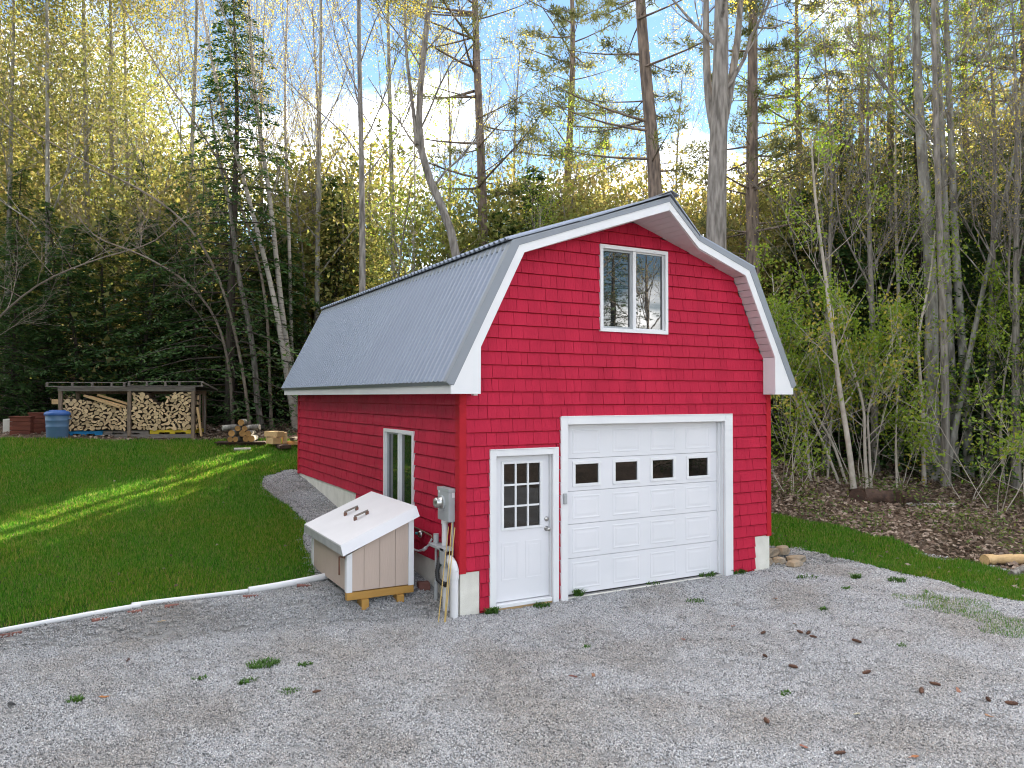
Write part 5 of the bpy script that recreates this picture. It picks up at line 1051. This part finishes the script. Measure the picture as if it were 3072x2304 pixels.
# shrubs with fresh leaves at the wood's edge
def shrub(label, px, D, h, n_, seed, leafm, per=6, size=.06):
    r = np.random.default_rng(seed); x, y = spot(px, D); wood, leaf = NM(), NM(); tips = []
    for i in range(n_):
        a = r.uniform(0, 6.283); limb(wood, tips, (.12*math.cos(a), .12*math.sin(a), -.03), (math.cos(a)*.6, math.sin(a)*.6, 1), h*r.uniform(.6, 1.05), .012, r, 0, .5, .3, (5, 3))
    leafy(leaf, tips, r, per, size, .12); t = thing("shrub", label, "shrub", (x, y, gz(x, y)), 0, "shrubs at the wood edge")
    link_mesh("stems", wood.mesh("stems", M['twig']), t); link_mesh("leaves", leaf.mesh("leaves", leafm), t)
for i, (px, D, h, nn, lm, lb) in enumerate(((2590, 18.2, 3.4, 8, 'gold', "golden-leaved young bush glowing right of the garage"), (2370, 17.6, 1.6, 8, 'spring', "low bush beside the garage's right wall"), (2450, 19, 1.8, 6, 'spring', "green bush behind the leaning stems"), (2700, 18.6, 1.6, 6, 'spring', "bush behind the dark rotting log"), (2900, 17.4, 2.0, 7, 'spring', "bush under the trunk cluster"), (2990, 16.4, 2.6, 8, 'spring', "fresh green bush near the right picture edge"), (3085, 15.5, 2.8, 8, 'spring', "bush cut off by the right picture edge"), (2850, 20, 4.2, 8, 'spring', "tall leafy bush behind the trunk cluster"), (3020, 19, 5.0, 9, 'spring', "tallest leafy bush behind the right saplings"), (2640, 21, 4.6, 8, 'spring', "leafy bush deep between the dark boughs"), (2400, 22, 4.4, 8, 'gold', "yellow-leaved bush beyond the garage's right eave"), (2345, 19, 4.6, 8, 'gold', "yellow young leaves just outside the lower right roof edge"))):
    shrub(lb, px, D, h, max(3, nn//2), 170+i, M[lm], 4, .08)

# --- hemlocks and other trees from a few grown kinds, each copy its own tree
def make_kind(kind, seed, H, rad, **kw):
    r = np.random.default_rng(seed); P = smooth_line(np.array([[0, 0, -.2], [r.normal()*.1, r.normal()*.1, H*.3], [r.normal()*.2, r.normal()*.2, H*.7], [0, 0, H]]), 12)
    wood, leaf = NM(), NM(); wood.tube(P, np.interp(np.linspace(0, 1, 12), [0, .05, 1], [1.3, 1, .12])*rad, 8)
    {'hemlock': lambda: hemlock_crown(wood, leaf, P, r, **kw), 'pine': lambda: pine_crown(wood, leaf, P, r, **kw), 'broad': lambda: broad_crown(wood, leaf, P, rad, r, **kw)}[kind]()
    return wood, leaf
KIND = {}
for nm_, a, bk, lf in (('hem_a', ('hemlock', 1, 12, .14, dict(low=.03, Lmax=3.0, nb=170, per=95)), 'bark_dark', 'hemlock'), ('hem_b', ('hemlock', 2, 9, .11, dict(low=.02, Lmax=2.8, nb=150, per=95)), 'bark_dark', 'hemlock'), ('hem_c', ('hemlock', 3, 15, .18, dict(low=.18, Lmax=3.2, nb=170, per=90)), 'bark_dark', 'hemlock'), ('hem_d', ('hemlock', 4, 5.5, .07, dict(low=.03, Lmax=2.1, nb=110, per=90)), 'bark_dark', 'hemlock'),
                       ('pine_a', ('pine', 5, 19, .22, dict(low=.35, Lmax=3.6, whorls=20)), 'bark_pine', 'pine'), ('pine_b', ('pine', 6, 17, .18, dict(low=.25, Lmax=3.0, whorls=20)), 'bark_pine', 'pine'),
                       ('broad_a', ('broad', 7, 15, .13, dict(low=.3, nl=16, per=8, size=.09, lspread=.4)), 'bark_lichen', 'far'), ('bare_a', ('broad', 9, 16, .13, dict(low=.3, nl=18, per=1, size=.06, kids=(6, 4, 3), ang=.6, up=.5)), 'bark_grey', 'gold'),
                       ('birchy', ('broad', 10, 13, .09, dict(low=.3, nl=14, per=4, size=.08, ang=.6, up=.5, lspread=.35)), 'birch', 'spring')):
    w_, l_ = make_kind(*a[:4], **a[4]); KIND[nm_] = (w_.mesh("trunk", M[bk]), l_.mesh("crown", M[lf]), w_, l_)
def plant(kind, px, D, sc, rz, name, label, group=None):
    x, y = spot(px, D); t = thing(name, label, 'tree', (x, y, gz(x, y)-.05), rz, group)
    for part, me in (("trunk", KIND[kind][0]), ("crown", KIND[kind][1])): o = link_mesh(part, me, t)
    t.scale = (sc, sc, sc)
plant('hem_a', 690, 23.5, 1.15, .3, "hemlock", "dark pointed hemlock towering behind the birches")
for i, (k_, px, D, sc, lb) in enumerate((('hem_b', -60, 22.5, 0.76, "dark hemlock cut by the left edge behind the crates"), ('hem_d', 40, 23.6, 1.08, "small dark hemlock behind the rust-red crates"), ('hem_b', 130, 24.8, 0.79, "dark hemlock behind the trash can"), ('hem_d', 230, 24.2, 1.13, "low dark hemlock behind the woodshed's left bay"), ('hem_b', 330, 25.0, 0.76, "dark hemlock behind the woodshed's middle post"), ('hem_d', 430, 24.4, 1.18, "low dark hemlock behind the woodshed's right bay"), ('hem_b', 520, 25.4, 0.79, "dark hemlock behind the woodshed's open end"), ('hem_d', 590, 24.2, 0.98, "small hemlock between the woodshed and the log pile"), ('hem_b', 655, 25.5, 0.79, "dark hemlock behind the round-log pile"), ('hem_d', 850, 25.2, 1.13, "small hemlock behind the lumber heap"), ('hem_a', 60, 26.0, 0.70, "tall hemlock in the far left corner of the wood"), ('hem_c', 420, 27.0, 0.59, "tall hemlock deep in the wood above the woodshed"), ('hem_b', 790, 25.0, 0.79, "hemlock behind the two birches"), ('hem_b', 985, 27.0, 0.95, "loose hemlock left of the slim maple"), ('hem_b', 1600, 24.0, 0.95, "dark hemlock rising over the roof right of the tall pine"), ('hem_d', 1500, 25.0, 1.30, "hemlock tip showing over the roof by the tall pine"))):
    plant(k_, px, D, sc, i*1.1, "hemlock", lb, "hemlocks along the wood's edge")
for i, (k_, px, D, sc, lb) in enumerate((('hem_c', 2530, 23.2, 0.74, "tall dark-trunked hemlock right of the garage roof"), ('hem_b', 2420, 24.2, 0.90, "hemlock behind the garage's right eave"), ('hem_a', 2640, 24.7, 0.83, "hemlock right of the tall dark-trunked one"), ('hem_c', 2745, 21.7, 0.74, "tall hemlock behind the stout lichen-grey trunk"), ('hem_b', 2850, 23.2, 0.95, "hemlock behind the trunk cluster"), ('hem_a', 2960, 21.7, 0.78, "dense hemlock right of the trunk cluster"), ('hem_a', 3090, 19.7, 0.78, "hemlock cut by the right picture edge"), ('hem_d', 2480, 21.7, 1.34, "small hemlock in the shade behind the saplings"), ('hem_d', 2680, 22.2, 1.34, "small hemlock behind the dark rotting log"), ('hem_d', 2900, 20.2, 1.23, "small hemlock in the shade right of the trunks"), ('hem_c', 3200, 18.2, 0.74, "hemlock beyond the right picture edge, its boughs reaching in"), ('hem_b', 2330, 27.2, 0.86, "hemlock seen past the lower right roof edge"))):
    plant(k_, px, D, sc, 2+i*1.3, "hemlock", lb, "hemlocks in the right-hand wood")
for i, (k_, px, D, sc, lb) in enumerate((('pine_a', 2400, 26, .95, "pine with thin leaning trunk in the upper right sky"), ('pine_b', 2560, 25, 1.0, "pine whose boughs fill the sky right of the garage"), ('pine_a', 2680, 23, .9, "pine left of the trunk cluster high up"), ('pine_b', 2930, 24, 1.0, "pine right of the trunk cluster high up"), ('pine_a', 3080, 21, .9, "pine at the upper right corner"), ('pine_b', 1690, 30, 1.3, "slim pine between the tall pine and the garage's peak"), ('bare_a', 1820, 31, .8, "distant bare tree left of the garage's peak"), ('bare_a', 1560, 30, .9, "bare brushy tree right of the tall pine"), ('bare_a', 1340, 31, .95, "bare tree between the crooked tree and the tall pine"), ('bare_a', 930, 28, .95, "bare tree with fine upright twigs above the birches"), ('bare_a', 790, 30, 1.0, "bare tree standing against the blue above the hemlock"), ('birchy', 1740, 27, .8, "young birch showing over the left roof slope"), ('birchy', 1620, 22.5, .55, "white birch pole standing out right behind the roof"), ('birchy', 1240, 24, .8, "leafy birch behind the crooked tree's foot"), ('bare_a', 2050, 30, .85, "bare tree between the leaning pine and the forked trunk"), ('birchy', 2330, 26, .9, "pale trunk right of the rough-barked pine"), ('bare_a', 2475, 20.5, .75, "slim bare trunk behind the tall pale sapling"), ('bare_a', 2625, 20, .8, "slim bare trunk right of the golden bush"), ('birchy', 2700, 21, .85, "slim pale trunk left of the stout lichen-grey one"), ('bare_a', 2965, 19.5, .8, "slim bare trunk right of the trunk cluster"), ('bare_a', 3045, 18.5, .8, "slim bare trunk close to the right picture edge"))):
    plant(k_, px, D, sc, 1+i*1.7, {'p': "pine_tree", 'b': "bare_tree"}[k_[0]] if k_ != 'birchy' else "birch_tree", lb, "taller trees behind")
# trees across the drive, seen only as reflections in the gable window
for i, (k_, x, y, sc) in enumerate((('bare_a', 11, -14, 1.0), ('pine_b', 14, -19, .9), ('bare_a', 17, -17, .9), ('hem_c', 19, -22, 1.0), ('bare_a', 8, -20, .9), ('broad_a', 22, -14, .9), ('hem_b', 15, -12, .8))):
    t = thing("roadside_tree", "tree across the drive, mirrored in the gable window", 'tree', (x, y, gz(x, y)), i*1.2, "trees mirrored in the gable window"); link_mesh("trunk", KIND[k_][0], t); link_mesh("crown", KIND[k_][1], t); t.scale = (sc,)*3

# --- the far wood: one mass of trees that merge into each other
rw = np.random.default_rng(77); fw, fl, fd = NM(), NM(), NM()
def far_tree(x, y, H, dense, dark=False, ls=.22):
    z = gz(x, y); P = np.array([[x, y, z-.3], [x+rw.normal()*.3, y+rw.normal()*.3, z+H*.5], [x+rw.normal()*.6, y+rw.normal()*.6, z+H]])
    rad = .006*H+.03; fw.tube(smooth_line(P, 5), np.linspace(rad, rad*.25, 5), 5, cap=False)
    if dark: hemlock_crown(fw, fd, P, rw, low=.05, Lmax=H*.24, nb=34*int(dark), per=26, size=.30+.24*(int(dark)-1)); return
    for j in range(5): 
        b = along(P, rw.uniform(.3, .9)); fw.tube([b, b+unit(np.append(rw.normal(size=2), .8))*H*.18], [.03, .008], 3, cap=False)
    k = int(dense*rw.uniform(.6, 1.2)); t = rw.uniform(.10, 1.0, k); c = np.stack([np.interp(t, [0, .5, 1], P[:, i]) for i in range(3)], -1)
    ncl = 26; ci = rw.integers(0, ncl, k); cl = rw.normal(size=(ncl, 3))*[H*.12, H*.12, H*.03]; pos = c+cl[ci]+rw.normal(size=(k, 3))*[.42, .42, .32]
    lt = pos[:, 0]*math.cos(SUN_AZ)-pos[:, 1]*math.sin(SUN_AZ); pos = pos[(np.abs(lt+8.15+.25*np.sin(pos[:, 2]*.6)) > .62) | (rw.random(k) < .12)]; k = len(pos)   # leaves cut out along the sun's path so a streak reaches the lawn
    d = rw.normal(size=(k, 3)); d /= np.linalg.norm(d, axis=1)[:, None]; L = ls*rw.uniform(.6, 1.4, k); e = np.cross(d, rw.normal(size=(k, 3))); e /= np.linalg.norm(e, axis=1)[:, None]
    fl.add(np.stack([pos-d*L[:, None]*.6, pos+d*L[:, None]*.6, pos+e*(L*.75)[:, None]], 1).reshape(-1, 3), np.arange(3*k).reshape(-1, 3))
LANES = (-8.15, -9.9)   # gaps in the canopy where sunlight reaches the lawn
def sun_lane(x, y, H):
    lat = x*math.cos(SUN_AZ)-y*math.sin(SUN_AZ); run = (x-.1)*math.sin(SUN_AZ)+(y-11)*math.cos(SUN_AZ)
    if run > 2 and abs(lat-LANES[0]) < 1.6: H = min(H, max(1.0, 1.4+run*math.tan(SUN_EL)-gz(x, y)-1.0))
    return H
for i in range(230):
    px = rw.uniform(-250, 3350); mid = 850 < px < 2650; D = rw.uniform(27, 40) if mid else rw.uniform(26, 46)
    if mid and rw.random() < .5: continue
    edge = np.interp(px, [0, 330, 500, 700, 900, 1900, 2400, 2700, 3072], [20, 60, 360, 520, 620, 640, 560, 300, 150])   # skyline of the wood
    H = max(3.0, height(edge, D)-gz(*spot(px, D)))*rw.uniform(.45, 1.05)
    if 650 < px < 1700 and D > 32: H *= .65
    H = sun_lane(*spot(px, D), H)
    far_tree(*spot(px, D), min(H, 24), (3400 if px < 650 else (1700 if mid else 2200))*min(1, .35+H/14), rw.random() < .08, .175)
for i in range(16):   # taller growth left of the roof
    px = rw.uniform(820, 1120); D = rw.uniform(28.5, 34); far_tree(*spot(px, D), max(3, height(rw.uniform(400, 580), D)-gz(*spot(px, D))), 2400, i % 5 == 0, .16)
for i in range(80):   # sunlit thicket just behind the garage
    px = rw.uniform(860, 2450); D = rw.uniform(23.5, 30); H = max(2.5, height(rw.uniform(500, 720), D)-gz(*spot(px, D))); H = sun_lane(*spot(px, D), H)
    far_tree(*spot(px, D), H, 2300, False, .13)
for i in range(26):   # and in the right-hand wood
    px = rw.uniform(2330, 3200); D = rw.uniform(23, 31); H = max(3, height(rw.uniform(280, 700), D)-gz(*spot(px, D))); far_tree(*spot(px, D), H, 2600, False, .14)
for i in range(22):   # the wood goes on to the right of the picture
    D = rw.uniform(12, 26); far_tree(*spot(rw.uniform(3900, 5600), D), rw.uniform(7, 12), 1300, rw.random() < .4)
def off_left(x, y):
    F_ = (x-CAM[0])*FWD[0]+(y-CAM[1])*FWD[1]; return F_ < 1 or 1536+FPX*((x-CAM[0])*RGT[0]+(y-CAM[1])*RGT[1])/F_ < -700
for i in range(44):   # and to the left of it, beyond the lawn
    x, y = rw.uniform(-32, -15), rw.uniform(-12, 9)
    if off_left(x, y): far_tree(x, y, rw.uniform(11, 17), 1100, rw.random() < .45)
for i in range(44):  # unseen conifers, crowns thickened to darken the garage's side wall
    x, y = rw.uniform(-17, -11.8), rw.uniform(-9, 10)
    if off_left(x, y): far_tree(x, y, rw.uniform(14, 19), 0, 2)
for nm_, q, mm, lb in (("far_wood_trunks", fw, 'bark_grey', "grey trunks of the far wood"), ("far_wood_leaves", fl, 'far', "yellow-green spring leaves of the far wood"), ("far_wood_conifers", fd, 'hemlock', "dark conifers scattered through the far wood")):
    tag(q.build(nm_, M[mm]), lb, 'forest', kind='stuff')
